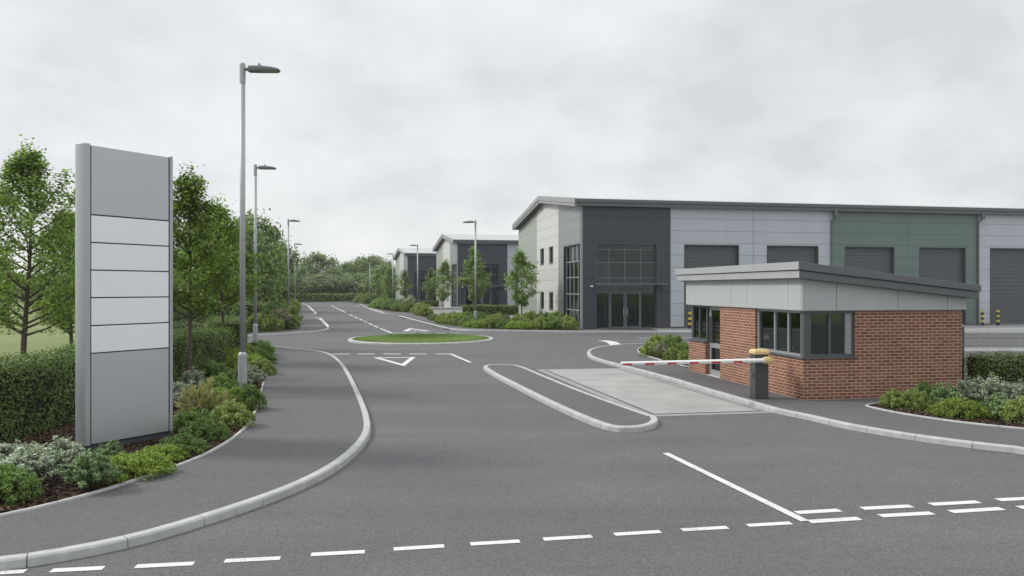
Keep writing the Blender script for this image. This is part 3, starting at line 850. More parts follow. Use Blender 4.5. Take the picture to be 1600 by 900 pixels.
def warehouse(loc, rz, bays, D=20.0, label=''):
    """bays: list of (u0, u1, material, label, [door spans])"""
    t = empty('warehouse', (loc[0], loc[1], 0.1), R(rz)); tag(t, label, 'warehouse')
    LEN = bays[-1][1]; EZ = 8.05; RZ = 9.34; TH = 0.30
    def zt(v): return EZ + (RZ - EZ) * (1 - abs(v - D / 2) / (D / 2))
    # front wall bays
    for u0, u1, mk, lb, doors in bays:
        ops = [(a, b, 0.0, 5.45) for a, b in doors]
        mb = MB()
        wall_cells(mb, 'x', u0, u1, 0.0, lambda u: EZ, ops, 0.0, TH)
        o = mb.build('wall', M[mk], t); o['label'] = lb
        for a, b in doors:
            if mk == 'dark': continue
            link('shutter_door', shutter_mesh(b - a, 5.4), t, loc=(a, 0.24, 0.0))
            fmb = MB(); fmb.box(a, a + 0.06, -0.012, 0.22, 0, 5.45); fmb.box(b - 0.06, b, -0.012, 0.22, 0, 5.45); fmb.box(a + 0.06, b - 0.06, -0.010, 0.22, 5.39, 5.45)
            fmb.build('door_frame', M['frame'], t)
    # gable sections
    gl = (0.30, 4.25, 0.0, 5.42)
    wins = [(7.3, 8.6, 4.40, 5.65), (10.2, 11.5, 4.40, 5.65), (7.3, 8.6, 1.0, 2.3), (10.2, 11.5, 1.0, 2.3)]
    for v0, v1, mk, lb, ops in ((TH, 5.8, 'midgrey', 'mid grey gable cladding', [gl]), (5.8, D / 2, 'offwhite', 'off-white gable cladding', wins),
                                (D / 2, 12.65, 'offwhite', 'off-white gable cladding', wins), (12.65, D, 'sage', 'pale sage gable cladding', [])):
        mb = MB(); wall_cells(mb, 'y', v0, v1, 0.0, zt, ops, 0.0, TH)
        mb.build('wall', M[mk], t)['label'] = lb
    MB().box(-0.025, 0.10, -0.025, 0.10, 0, EZ).build('corner_trim', M['verge'], t)
    # back and far end
    mb = MB(); wall_cells(mb, 'x', TH, LEN, 0, lambda u: EZ, [], D - TH, D); mb.build('wall', M['silver'], t)
    mb = MB()
    for a, b in ((TH, D / 2), (D / 2, D - TH)): wall_cells(mb, 'y', a, b, 0, zt, [], LEN - TH, LEN)
    mb.build('wall', M['silver'], t)
    # brown plinth foot
    mb = MB()
    mb.box(5.1, bays[0][1], -0.03, -0.002, 0, 0.10)
    for u0, u1, mk, lb, doors in bays[1:]:
        e = u0
        for a, b in doors + [(u1, u1)]:
            if a > e: mb.box(e, a, -0.03, -0.002, 0, 0.08)
            e = b
    mb.build('plinth', M['plinth'], t)
    # windows in the gable
    for v0, v1, z0, z1 in wins:
        w_ = framed(t, 'y', v0 + 0.02, v1 - 0.02, z0 + 0.03, z1 - 0.02, 0.10, [], [], 0.07, 0.08, gm=M['glass2'])
        MB().box(-0.03, 0.14, v0 - 0.03, v1 + 0.03, z0 - 0.04, z0).build('sill', M['frame_l'], w_)
        MB().box(0.2, 0.22, v0, v1, z0, z1).build('blind', M['frame'], w_)
    # gable glazing
    framed(t, 'y', gl[0], gl[1], 0.0, gl[3], 0.14, [1.25, 2.25, 3.25], [1.15, 2.2, 3.3, 4.35], 0.07, 0.10, 'curtain_wall', M['frame_l'], M['glass2'])
    mb = MB(); mb.box(-0.02, 0.14, gl[0] - 0.05, gl[0], 0, gl[3] + 0.05); mb.box(-0.02, 0.14, gl[1], gl[1] + 0.05, 0, gl[3] + 0.05); mb.box(-0.018, 0.14, gl[0], gl[1], gl[3], gl[3] + 0.05)
    mb.build('reveal', M['frame'], t)
    # entrance glazing in the dark bay
    e0, e1 = 1.01, 5.06
    cw = framed(t, 'x', e0, e1, 0.0, 5.42, 0.18, [1.91, 2.98, 4.06], [2.38, 2.72, 3.25, 4.25, 5.08], 0.055, 0.09, 'curtain_wall', M['frame_m'], M['glass2'])
    for a, b, hx in ((1.95, 2.96, 2.86), (3.0, 4.02, 3.10)):
        d = framed(t, 'x', a, b, 0.02, 2.34, 0.135, [], [], 0.09, 0.05, 'door', M['frame_m'], M['glass2'])
        MB().tube([(hx, 0.10, 0.85), (hx, 0.10, 1.3)], 0.018, 8).build('handle', M['steel'], d)
    MB().box(e0 - 0.05, e1 + 0.45, -0.85, 0.0, 2.80, 2.90).build('canopy', M['eave'], t, bevel=0.01)
    mb = MB(); mb.box(e0 - 0.06, e0, -0.02, 0.18, 0, 5.48); mb.box(e1, e1 + 0.06, -0.02, 0.18, 0, 5.48); mb.box(e0, e1, -0.018, 0.18, 5.42, 5.48)
    mb.build('reveal', M['frame'], t)
    MB().box(0.60, 0.78, -0.09, -0.002, 2.66, 2.76).build('wall_light', M['wlamp'], t, bevel=0.02)
    # office inside
    mb = MB(); mb.box(6.0, 6.15, TH, 7.0, 0, 7.6); mb.box(TH, 6.0, 6.9, 7.05, 0, 7.6)
    mb.box(2.2, 2.5, 1.9, 2.2, 0, 5.2); mb.box(4.4, 4.7, 1.9, 2.2, 0, 5.2)
    mb.build('office_wall', M['inner'], t)
    MB().box(TH, 6.0, TH + 0.6, 6.9, 2.75, 3.05).build('office_floor', M['inner'], t)
    MB().box(TH, 6.0, TH + 0.02, 6.9, 5.48, 5.6).build('office_ceiling', M['ceil'], t)
    # bay windows on the second (reception) part only; roof
    OV = 0.45; OE = 0.28
    zr = lambda v: zt(v) if 0 <= v <= D else EZ - (RZ - EZ) / (D / 2) * (-v if v < 0 else v - D)
    mb = MB()
    for a, b in ((-OE, D / 2), (D / 2, D + OE)):
        za, zb = zr(a), zr(b)
        mb.hexa([(-OV, a, za + 0.02), (LEN + OV, a, za + 0.02), (LEN + OV, b, zb + 0.02), (-OV, b, zb + 0.02),
                 (-OV, a, za + 0.24), (LEN + OV, a, za + 0.24), (LEN + OV, b, zb + 0.24), (-OV, b, zb + 0.24)])
    rf = mb.build('roof', M['whiteroof'], t)
    # verge boards, two steps, on both gable ends
    for xs in ((-OV - 0.06, -OV), (LEN + OV, LEN + OV + 0.06)):
        mb = MB()
        for (dz0, dz1, ex) in ((-0.06, 0.27, 0.0), (-0.26, -0.07, 0.05)):
            for a, b in ((-OE - 0.05, D / 2), (D / 2, D + OE + 0.05)):
                za, zb = zr(a), zr(b); x0, x1 = xs[0] + ex * (1 if xs[0] < 0 else -1), xs[1] + ex * (1 if xs[0] < 0 else -1)
                mb.hexa([(x0, a, za + dz0), (x1, a, za + dz0), (x1, b, zb + dz0), (x0, b, zb + dz0), (x0, a, za + dz1), (x1, a, za + dz1), (x1, b, zb + dz1), (x0, b, zb + dz1)])
        mb.build('verge', M['verge'], rf)
    mb = MB()     # sloping soffit between verge and wall
    for a, b in ((-OE, D / 2), (D / 2, D + OE)):
        za, zb = zr(a), zr(b)
        mb.hexa([(-OV, a, za - 0.2), (-0.002, a, za - 0.2), (-0.002, b, zb - 0.2), (-OV, b, zb - 0.2), (-OV, a, za + 0.015), (-0.002, a, za + 0.015), (-0.002, b, zb + 0.015), (-OV, b, zb + 0.015)])
    mb.build('soffit', M['eave'], rf)
    for yy, sg in ((-OE, -1), (D + OE, 1)):
        mb = MB(); z = zr(-OE)
        mb.box(-OV - 0.058, LEN + OV, min(yy, yy + sg * 0.10), max(yy, yy + sg * 0.10), z + 0.02, z + 0.22)
        mb.box(-OV - 0.05, LEN + OV, min(yy - sg * 0.05, yy + sg * 0.03), max(yy - sg * 0.05, yy + sg * 0.03), z - 0.22, z + 0.015)
        mb.build('gutter', M['eave'], rf)
    # downpipes
    for u0, u1, mk, lb, doors in bays[1:]:
        if u0 > 8:
            mb = MB(); mb.box(u0 - 0.12, u0 + 0.14, -0.42, -0.24, 7.45, 7.85)
            mb.tube([(u0, -0.33, 7.5), (u0, -0.33, 7.42), (u0 - 0.12, -0.09, 7.2), (u0 - 0.12, -0.09, 0.1)], 0.055, 8)
            mb.build('downpipe', M['eave'], t)
    # upright joint trims
    mb = MB()
    for u0, u1, mk, lb, doors in bays[1:]:
        mb.box((u0 + u1) / 2 - 0.012, (u0 + u1) / 2 + 0.012, -0.006, -0.001, 5.5 if not doors else 0.1, 7.8)
    mb.build('joint_trim', M['eave'], t)
    return t
WA = ((908 - 800) / F * 48.75, 48.75)
warehouse(WA, 10.96, [(0.0, 6.03, 'dark', 'anthracite cladding round the glazed entrance', [(1.01, 5.06)]),
                      (6.03, 17.68, 'silver', 'silver grey cladding bay', [(6.96, 10.83), (12.82, 16.63)]),
                      (17.68, 29.15, 'green', 'dark green cladding bay', [(18.6, 22.43), (24.34, 28.1)]),
                      (29.15, 40.7, 'silver', 'silver grey cladding bay', [(30.05, 33.9), (35.8, 39.6)]),
                      (40.7, 52.2, 'green', 'dark green cladding bay', [(41.6, 45.4), (47.4, 51.2)])],
          label='nearest long grey warehouse with a green bay, roller shutters and a dark glazed entrance')
sh = [(0.0, 6.03, 'dark', 'anthracite cladding round the glazed entrance', [(1.01, 5.06)]), (6.03, 17.68, 'silver', 'silver grey cladding bay', [(6.96, 10.83), (12.82, 16.63)])]
warehouse((-6.43, 89.7), 12.5, sh, label='middle grey warehouse, half hidden behind street trees and the nearest warehouse')
warehouse((-16.9, 124.0), 14.0, sh, label='farthest and smallest grey warehouse, next to the woodland')

# ------------------------------------------------------------------ gatehouse
def gatehouse():
    C = ((1255 - 800) / F * 17.83, 17.83)
    t = empty('gatehouse', (C[0], C[1], 0.1), math.atan2(0.173, 0.985))
    tag(t, 'small red brick gatehouse with a sloping grey roof beside the barrier', 'gatehouse')
    W, Dp, S = 4.17, 6.65, 2.08; T = 0.22; SL = 0.95
    top = lambda u: S - 0.02
    mb = MB()
    # lane-side wall (x = 0), openings: corner window, door, rear window
    wall_cells(mb, 'y', 0.0, Dp, -0.1, top, [(-0.1, 2.30, SL, 3), (4.39, 5.40, -0.1, 3), (5.40, Dp + 1, SL, 3)], 0.0, T)
    wall_cells(mb, 'x', T, W, -0.1, top, [(0.0, 1.33, SL, 3)], 0.0, T)
    wall_cells(mb, 'x', T, W - T, -0.1, top, [(0.0, 0.9, SL, 3)], Dp - T, Dp)
    wall_cells(mb, 'y', T, Dp, -0.1, top, [], W - T, W)
    mb.build('wall', M['brick'], t)
    MB().box(T, W - T, T, Dp - T, -0.05, 0.03).build('floor', M['inner'], t)
    mb = MB(); mb.box(0.0, W, 0.005, Dp, S - 0.02, S + 0.06); mb.build('ceiling', M['ceil'], t)
    # windows
    wl = framed(t, 'y', 0.17, 2.28, SL + 0.04, S - 0.02, 0.06, [0.78, 1.42], [], 0.055, 0.08, fm=M['frame_l'])
    wr = framed(t, 'x', 0.16, 1.31, SL + 0.04, S - 0.02, 0.04, [0.70], [], 0.06, 0.08)
    MB().box(0.03, 0.155, 0.025, 0.165, SL + 0.04, S - 0.02).build('corner_post', M['frame'], t)
    MB().box(1.10, 1.24, 0.03, 0.11, SL + 0.1, S - 0.08).build('frame_stile', M['frame_l'], wr)
    mb = MB(); mb.box(-0.04, 0.155, -0.04, 2.33, SL - 0.002, SL + 0.04); mb.box(0.155, 1.36, -0.04, 0.155, SL - 0.002, SL + 0.04)
    mb.build('sill', M['frame'], t)
    w2 = framed(t, 'y', 5.44, 6.56, SL + 0.04, S - 0.02, 0.08, [6.02], [], 0.06, 0.08)
    framed(t, 'x', 0.165, 0.89, SL + 0.04, S - 0.02, Dp - 0.16, [], [], 0.06, 0.06)
    MB().box(0.08, 0.16, 6.565, 6.62, SL + 0.04, S - 0.02).build('corner_post', M['frame'], t)
    MB().box(-0.035, 0.18, 5.41, 6.64, SL - 0.002, SL + 0.04).build('sill', M['frame'], w2)
    d = MB(); y0, y1 = 4.41, 5.38; x0, x1 = 0.13, 0.19
    d.box(x0, x1, y0, y0 + 0.10, 0.0, S - 0.02); d.box(x0, x1, y1 - 0.10, y1, 0.0, S - 0.02)
    d.box(x0 + 0.002, x1 - 0.002, y0 + 0.10, y1 - 0.10, 0.0, 0.16); d.box(x0 + 0.002, x1 - 0.002, y0 + 0.10, y1 - 0.10, 0.82, 0.96); d.box(x0 + 0.002, x1 - 0.002, y0 + 0.10, y1 - 0.10, S - 0.14, S - 0.02)
    dd = d.build('door', M['frame_l'], t)
    MB().box(0.158, 0.168, y0 + 0.09, y1 - 0.09, 0.15, S - 0.1).build('pane', M['glass'], dd)
    MB().box(0.08, 0.10, y1 - 0.16, y1 - 0.12, 0.95, 1.75).build('handle', M['black'], dd)
    MB().box(-0.02, 0.2, y0, y1, -0.09, 0.0).build('threshold', M['edging'], t)
    # desk and chair back inside
    mb = MB(); mb.box(0.3, 0.95, 0.35, 2.1, 0.70, 0.74); mb.box(0.32, 0.36, 0.38, 2.08, 0.03, 0.70); mb.build('desk', M['inner'], t)
    # fascia: sloping-top band, panels with joints
    f = 0.07; hz, lz = 2.84, 2.36
    zt = lambda x: hz + (lz - hz) * (x + f) / (W + 2 * f)
    mb = MB()
    def side_x(y0, y1, xs):
        for a, b in zip(xs[:-1], xs[1:]):
            g = 0.006
            mb.hexa([(a + g, y0, S), (b - g, y0, S), (b - g, y1, S), (a + g, y1, S), (a + g, y0, zt(a)), (b - g, y0, zt(b)), (b - g, y1, zt(b)), (a + g, y1, zt(a))])
    side_x(-f, -f + 0.05, [-f, 0.80, 2.40, 3.72, W + f]); side_x(Dp + f - 0.05, Dp + f, [-f, 1.4, 2.9, W + f])
    for (x0, x1) in ((-f, -f + 0.05), (W + f - 0.05, W + f)):
        ys = [-f + 0.052, 0.55, 2.6, 3.55, 6.05, Dp + f - 0.052]
        for a, b in zip(ys[:-1], ys[1:]):
            mb.box(x0 + 0.001, x1 - 0.001, a + 0.006, b - 0.006, S, zt(x0 if x0 < 1 else x1) - 0.002)
    mb.build('fascia', M['fascia'], t)
    mb = MB(); mb.hexa([(0, 0, S + 0.062), (W, 0, S + 0.062), (W, Dp, S + 0.062), (0, Dp, S + 0.062), (0, 0, zt(0) - 0.03), (W, 0, zt(W) - 0.03), (W, Dp, zt(W) - 0.03), (0, Dp, zt(0) - 0.03)])
    mb.hexa([(-f + 0.051, -f + 0.051, S + 0.01), (-0.001, -f + 0.051, S + 0.01), (-0.001, Dp + f - 0.051, S + 0.01), (-f + 0.051, Dp + f - 0.051, S + 0.01),
             (-f + 0.051, -f + 0.051, 2.8), (-0.001, -f + 0.051, 2.8), (-0.001, Dp + f - 0.051, 2.8), (-f + 0.051, Dp + f - 0.051, 2.8)])
    mb.build('roof_void', M['frame'], t)
    # roof, two stepped bands
    def band(o, oe, zh, zl, th_h, th_l, m_, nm, par):
        x0, x1, y0, y1 = -o, W + o, -o, Dp + oe
        mb = MB().hexa([(x0, y0, zh), (x1, y0, zl), (x1, y1, zl), (x0, y1, zh), (x0, y0, zh + th_h), (x1, y0, zl + th_l), (x1, y1, zl + th_l), (x0, y1, zh + th_h)])
        mb.m = [1, 1, 1, 1, 1, 0] if len(m_) > 1 else mb.m
        return mb.build(nm, m_, par, bevel=0.006)
    rf = band(0.245, 0.40, 2.83, 2.345, 0.175, 0.16, [M['roofedge'], M['roofdark']], 'roof', t)
    band(0.285, 0.47, 3.02, 2.515, 0.185, 0.15, [M['roofedge'], M['roofdark']], 'roof_trim', rf)
    band(0.20, 0.35, 3.003, 2.50, 0.018, 0.018, [M['black']], 'shadow_gap', rf)
    return t
gatehouse()

# ------------------------------------------------------------------ barrier
def barrier():
    x, y = (1191.5 - 800) / F * 18.0, 18.0
    t = empty('barrier_gate', (x, y, 0.1), R(6)); tag(t, 'lane barrier with dark cabinet, cream cap and lowered red and white boom', 'barrier')
    MB().box(-0.18, 0.15, 0.0, 0.30, -0.1, 1.04).build('cabinet', M['cab'], t, bevel=0.012)
    MB().box(-0.19, 0.16, -0.01, 0.31, -0.1, 0.02).build('base_plate', M['black'], t, bevel=0.004)
    cap = MB(); ring = [(-0.20, -0.02), (0.17, -0.02), (0.17, 0.32), (-0.20, 0.32)]
    vs = []
    for z, i_ in ((1.045, 0.0), (1.11, 0.0), (1.155, 0.035)):
        vs += [(-0.20 + i_, -0.02 + i_, z), (0.17 - i_, -0.02 + i_, z), (0.17 - i_, 0.32 - i_, z), (-0.20 + i_, 0.32 - i_, z)]
    fs = [(3, 2, 1, 0), (8, 9, 10, 11)]
    for r_ in range(2):
        for k in range(4): fs.append((r_ * 4 + k, r_ * 4 + (k + 1) % 4, (r_ + 1) * 4 + (k + 1) % 4, (r_ + 1) * 4 + k))
    cap.add(vs, fs).build('cap', M['cream'], t, bevel=0.005)
    MB().box(-0.19, -0.181, 0.08, 0.13, 0.50, 0.57).build('lock', M['black'], t)
    MB().tube([(0.06, -0.10, 0.915), (0.06, 0.0, 0.915)], 0.05, 12).build('shaft', M['black'], t)
    # hub: flattened ellipsoid
    mb = MB(); vs = []; fs = []
    for i in range(9):
        a = math.pi * i / 8
        for k in range(16):
            b = 2 * math.pi * k / 16
            vs.append((0.055 + 0.15 * math.sin(a) * math.cos(b), -0.125 - 0.055 * math.cos(a), 0.915 + 0.088 * math.sin(a) * math.sin(b)))
    for i in range(8):
        for k in range(16): fs.append((i * 16 + k, i * 16 + (k + 1) % 16, (i + 1) * 16 + (k + 1) % 16, (i + 1) * 16 + k))
    mb.add(vs, fs).build('boom_hub', M['cream'], t, smooth=True)
    Lb = 3.42
    ea = lambda u: (0.0 - u, -0.125, 0.915 - 0.012 * u)
    bo = MB().tube([ea(0), ea(Lb)], [0.050, 0.045], 16).build('boom', M['boom'], t, smooth=False)
    for k in range(6):
        u = 0.56 + k * 0.522
        MB().box(-u - 0.21, -u, -0.125 - 0.052, -0.125 - 0.020, 0.915 - 0.012 * u - 0.040, 0.915 - 0.012 * u + 0.004).build('reflector', M['red'], bo)
barrier()

# ------------------------------------------------------------------ bollards
def bollard():
    t = empty('bollard'); n = 6; h = 1.05
    MB().tube([(0, 0, -0.05), (0, 0, h), (0, 0, h + 0.03)], [0.105, 0.105, 0.06], 14, 0).build('post', M['black'], t)
    for k in range(3):
        z = 0.22 + k * 0.34
        MB().tube([(0, 0, z), (0, 0, z + 0.17)], 0.109, 14).build('stripe', M['yellow'], t)
    return t
b0 = bollard()
e1x, e1y = math.cos(R(10.96)), math.sin(R(10.96))
for i, (u, lb) in enumerate([(7.02, 'yellow and black bollard left of the gatehouse, by the first roller shutter'),
                             (28.75, 'left one of the two yellow and black bollards right of the gatehouse roof'),
                             (30.0, 'right one of the two yellow and black bollards, at the corner of the rightmost shutter')]):
    o = b0 if i == 0 else copy_tree(b0)
    off = -0.75
    o.location = (WA[0] + u * e1x - off * e1y * 1.0, WA[1] + u * e1y + off * e1x, 0.1)
    tag(o, lb, 'bollard', 'yellow and black bollards by the warehouse doors')

# ------------------------------------------------------------------ mesh fence
def mesh_fence():
    x0, y0 = (1503.5 - 800) / F * 19.2, 19.2
    t = empty('mesh_fence', (x0, y0, 0.1), R(8)); tag(t, 'dark wire mesh fence running right from the gatehouse behind the hedge', 'fence')
    LN = 12.0; H = 1.55
    for k in range(6):
        MB().box(k * 2.5 - 0.035, k * 2.5 + 0.035, -0.03, 0.03, -0.1, H + (0.08 if k == 0 else 0.02)).build('post', M['fence'], t)
    for k in range(5):
        a = k * 2.5 + 0.035; b = (k + 1) * 2.5 - 0.035
        mb = MB(); n = 48
        for i in range(n + 1):
            u = a + (b - a) * i / n; mb.box(u - 0.0015, u + 0.0015, -0.003, 0.001, 0.03, H)
        for i in range(9):
            z = 0.05 + i * (H - 0.08) / 8; mb.box(a, b, 0.0015, 0.006, z - 0.003, z + 0.003)
        mb.build('mesh_panel', M['fence'], t)
mesh_fence()

# white rendered wall among the shrubs
wx0, wx1, wy = (670.5 - 800) / F * 71.5, (717 - 800) / F * 71.5, 71.5
t = empty('garden_wall', (wx0, wy, 0.0), R(2)); tag(t, 'low white rendered wall with grey coping among shrubs before the middle warehouse', 'wall')
WL = wx1 - wx0
mb = MB(); mb.prism([(0, 0), (WL, 0), (WL + 0.3, 0.5), (WL + 0.3, 0.9), (0, 0.9)], 0, 0.74); mb.build('wall_body', M['render'], t, bevel=0.03)
MB().prism([(-0.05, -0.05), (WL + 0.02, -0.05), (WL + 0.36, 0.48), (WL + 0.36, 0.95), (-0.05, 0.95)], 0.74, 0.90).build('coping', M['edging'], t, bevel=0.01)

# ------------------------------------------------------------------ foliage
def leaves(pos, size, up=0.5, aspect=0.55, outward=None, seed=0, fold=0.0):
    r = np.random.default_rng(seed); n = len(pos)
    nrm = r.normal(0, 1, (n, 3)); nrm[:, 2] = np.abs(nrm[:, 2]) + up
    if outward is not None: nrm += outward * 1.2
    nrm /= np.linalg.norm(nrm, axis=1, keepdims=True) + 1e-9
    a = r.normal(0, 1, (n, 3)); a -= nrm * (a * nrm).sum(1, keepdims=True); a /= np.linalg.norm(a, axis=1, keepdims=True) + 1e-9
    b = np.cross(nrm, a)
    s = (size * r.uniform(0.6, 1.25, n))[:, None]
    tip = pos + a * s; base = pos - a * s * 0.9
    l = pos + b * s * aspect + a * s * 0.15; rr = pos - b * s * aspect + a * s * 0.15
    return np.stack([base, rr, tip, l], 1).reshape(-1, 3)

def tree_meshes(seed, H, crown_r, clear, n_leaf, leaf, upright=0.6, shape='oval', tr=None, twigs=26, lm='l_tree', bm='bark', spread=0.16, stems=30, fill=0.25):
    """returns (trunk mesh, crown mesh)"""
    r = random.Random(seed); rn = np.random.default_rng(seed)
    tr = tr or H * 0.013
    mb = MB()
    lean = (r.uniform(-.02, .02) * H, r.uniform(-.02, .02) * H)
    def axis(z):
        f = z / H
        return Vector((lean[0] * f + 0.012 * H * math.sin(f * 5 + seed), lean[1] * f + 0.012 * H * math.cos(f * 4 + seed * 2), z))
    ts = [axis(-0.1)] + [axis(H * 0.92 * k / 10) for k in range(11)]
    mb.tube(ts, [tr * 1.35] + [tr * (1.12 if k == 0 else 1) * (1 - 0.88 * (k / 10) ** 0.9) + 0.006 for k in range(11)], 9)
    pts = []; wts = []
    def prof(f):   # crown radius by relative height in crown 0..1
        if shape == 'pear': return min(1, 0.72 + f / 0.18 * 0.28) * (1 - max(0, f - 0.22) / 0.78 * 0.90)
        if shape == 'cone': return (min(1, f / 0.22 + 0.25)) * (1 - max(0, f - 0.2) / 0.8 * 0.93)
        if shape == 'round': return math.sqrt(max(0.02, 1 - ((f - 0.45) / 0.58) ** 2))
        return math.sqrt(max(0.02, 1 - ((f - 0.38) / 0.66) ** 2)) * (1 if f < .4 else 1 - 0.25 * (f - .4))
    for k in range(stems):
        f = (k + r.random()) / stems
        f = f ** 1.2
        z0 = clear + (H * 0.90 - clear) * f
        ang = k * 2.399 + r.uniform(-.4, .4)
        rad = crown_r * prof(f) * r.uniform(0.70, 1.12)
        zcap = H * r.uniform(0.93, 1.0) - rad * 0.35
        rise = rad * upright * r.uniform(0.8, 1.5) * (0.45 + 0.75 * f) + (0.03 * H)
        rise = min(rise, max(0.05 * H, zcap - z0))
        st = axis(z0); d = Vector((math.cos(ang), math.sin(ang), 0))
        p1 = st + d * rad * 0.45 + Vector((0, 0, rise * 0.28)); p2 = st + d * rad * 0.8 + Vector((0, 0, rise * 0.68)); p3 = st + d * rad + Vector((0, 0, rise))
        br = tr * 0.42 * (1 - 0.7 * f) + 0.006
        mb.tube([st, p1, p2, p3], [br, br * 0.6, br * 0.35, 0.004], 5, cap=False)
        cl = [st, p1, p2, p3]
        def on(t):
            t *= 3; i = min(2, int(t)); return cl[i].lerp(cl[i + 1], t - i)
        for j in range(twigs):
            t = r.uniform(0.22, 1.0) ** 0.8
            q = on(t); an = r.uniform(0, 2 * math.pi); tl = rad * r.uniform(0.15, 0.42) * (1.15 - t * 0.5)
            e = q + Vector((math.cos(an) * tl, math.sin(an) * tl, tl * r.uniform(-0.15, 0.9)))
            if j % 3 == 0: mb.tube([q, e], [max(0.004, br * 0.22), 0.002], 3, cap=False)
            for s in range(3):
                pts.append(q.lerp(e, 0.4 + 0.3 * s)); wts.append(1.0)
    # leader
    for s in range(stems * 3 // 2):
        zl = r.uniform(0.8, 1.0)
        pts.append(axis(H * zl) + Vector((r.gauss(0, (.03 + .35 * (1 - zl)) * crown_r), r.gauss(0, (.03 + .35 * (1 - zl)) * crown_r), 0))); wts.append(1)
    C = np.array([tuple(p) for p in pts])
    idx = rn.integers(0, len(C), n_leaf)
    pos = C[idx] + rn.normal(0, 1, (n_leaf, 3)) * crown_r * spread * 0.5 * np.array([1, 1, 0.8])
    out = pos - np.array([0, 0, H * 0.5]); out[:, 2] *= 0.3; out /= np.linalg.norm(out, axis=1, keepdims=True) + 1e-6
    lv = leaves(pos, leaf, 0.5, 0.62, out * 0.5, seed)
    tm = bpy.data.meshes.new('trunk'); tm.from_pydata([tuple(v) for v in mb.v], [], mb.f); tm.materials.append(M[bm])
    tm.polygons.foreach_set('use_smooth', [True] * len(mb.f)); tm.update()
    return tm, np_mesh('crown', lv, 4, [M[lm]])

def put_tree(proto, x, y, s, rz, name, label, group, z=0.1, sz=None):
    t = empty(name, (x, y, z), rz); t.scale = (s, s, sz or s)
    link('trunk', proto[0], t); link('crown', proto[1], t)
    tag(t, label, 'tree', group)
    return t

# near trees, individually grown
T1 = tree_meshes(11, 7.0, 1.95, 1.25, 17500, 0.056, 0.95, 'pear', tr=0.085, twigs=24, stems=46, spread=0.12)
T2 = tree_meshes(12, 5.75, 1.15, 1.75, 12000, 0.054, 0.95, 'pear', tr=0.06, twigs=22, stems=36, spread=0.18)
T3 = tree_meshes(23, 5.9, 1.55, 1.8, 13500, 0.057, 0.85, 'pear', tr=0.06, twigs=26, stems=36, spread=0.18)
put_tree(T1, (42 - 800) / F * 22.5, 22.5, 1.0, 0.3, 'leafy_tree', 'large airy green tree at the left edge behind the clipped hedge', None, 0)
put_tree(T2, (297 - 800) / F * 20.0, 20.0, 1.0, 1.0, 'leafy_tree', 'slim green tree right beside the big sign, rising from the shrub bed', None)
put_tree(T3, (346 - 800) / F * 26.5, 26.5, 0.97, 2.0, 'leafy_tree', 'young tree with a thin leaning trunk just left of the nearest street lamp', None)
put_tree(T3, (329 - 800) / F * 33.5, 33.5, 1.02, 4.0, 'leafy_tree', 'young tree whose thin trunk shows between the two nearest bed trees', None)
put_tree(T1, (108 - 800) / F * 27.0, 27.0, 0.80, 2.4, 'leafy_tree', 'smaller tree half hidden behind the left side of the big sign', None, 0)
put_tree(T3, (-45 - 800) / F * 30, 30, 1.0, 3.3, 'leafy_tree', 'tree cut off by the left edge of the view', None, 0)

# street trees
S1 = tree_meshes(31, 5.6, 1.35, 1.35, 5200, 0.085, 0.9, 'cone', tr=0.055, twigs=16, stems=30, spread=0.2, lm='l_mid')
S2 = tree_meshes(32, 5.4, 1.25, 1.4, 4800, 0.085, 0.9, 'cone', tr=0.055, twigs=16, stems=28, spread=0.2, lm='l_mid')
G = 'young street trees along the road'
st = [  # px, Y, top y, width scale, proto, label
    (815, 54.2, 388, 0.95, S1, 'young conical tree standing before the sage gable of the nearest warehouse'),
    (741, 61.0, 385, 1.02, S2, 'bushy young tree right behind the nearest right-hand street lamp'),
    (693, 76.0, 405, 0.9, S1, 'slim young tree rising in front of the low white wall'),
    (672, 92.0, 418, 0.75, S2, 'narrow young tree between the middle and farthest warehouses'),
    (633, 104.0, 421, 0.9, S2, 'small tree before the gable of the farthest warehouse'),
    (610, 112.0, 417, 1.1, S1, 'small tree touching the left edge of the farthest warehouse'),
    (590, 122.0, 420, 1.05, S2, 'small pale tree beside the farthest right-hand street lamp'),
    (430, 78.0, 386, 1.25, S1, 'young pointed tree left of the third street lamp, above the rounded hedge'),
    (403, 62.0, 365, 1.2, S2, 'pointed tree directly behind the second street lamp'),
]
for i, (px, Y, ty, w, pr, lb) in enumerate(st):
    h = CH + (450 - ty) * Y / F - 0.1
    base = 5.6 if pr is S1 else 5.4
    put_tree(pr, (px - 800) / F * Y, Y, w * 1.0, i * 1.3, 'street_tree', lb, G, sz=h / base)

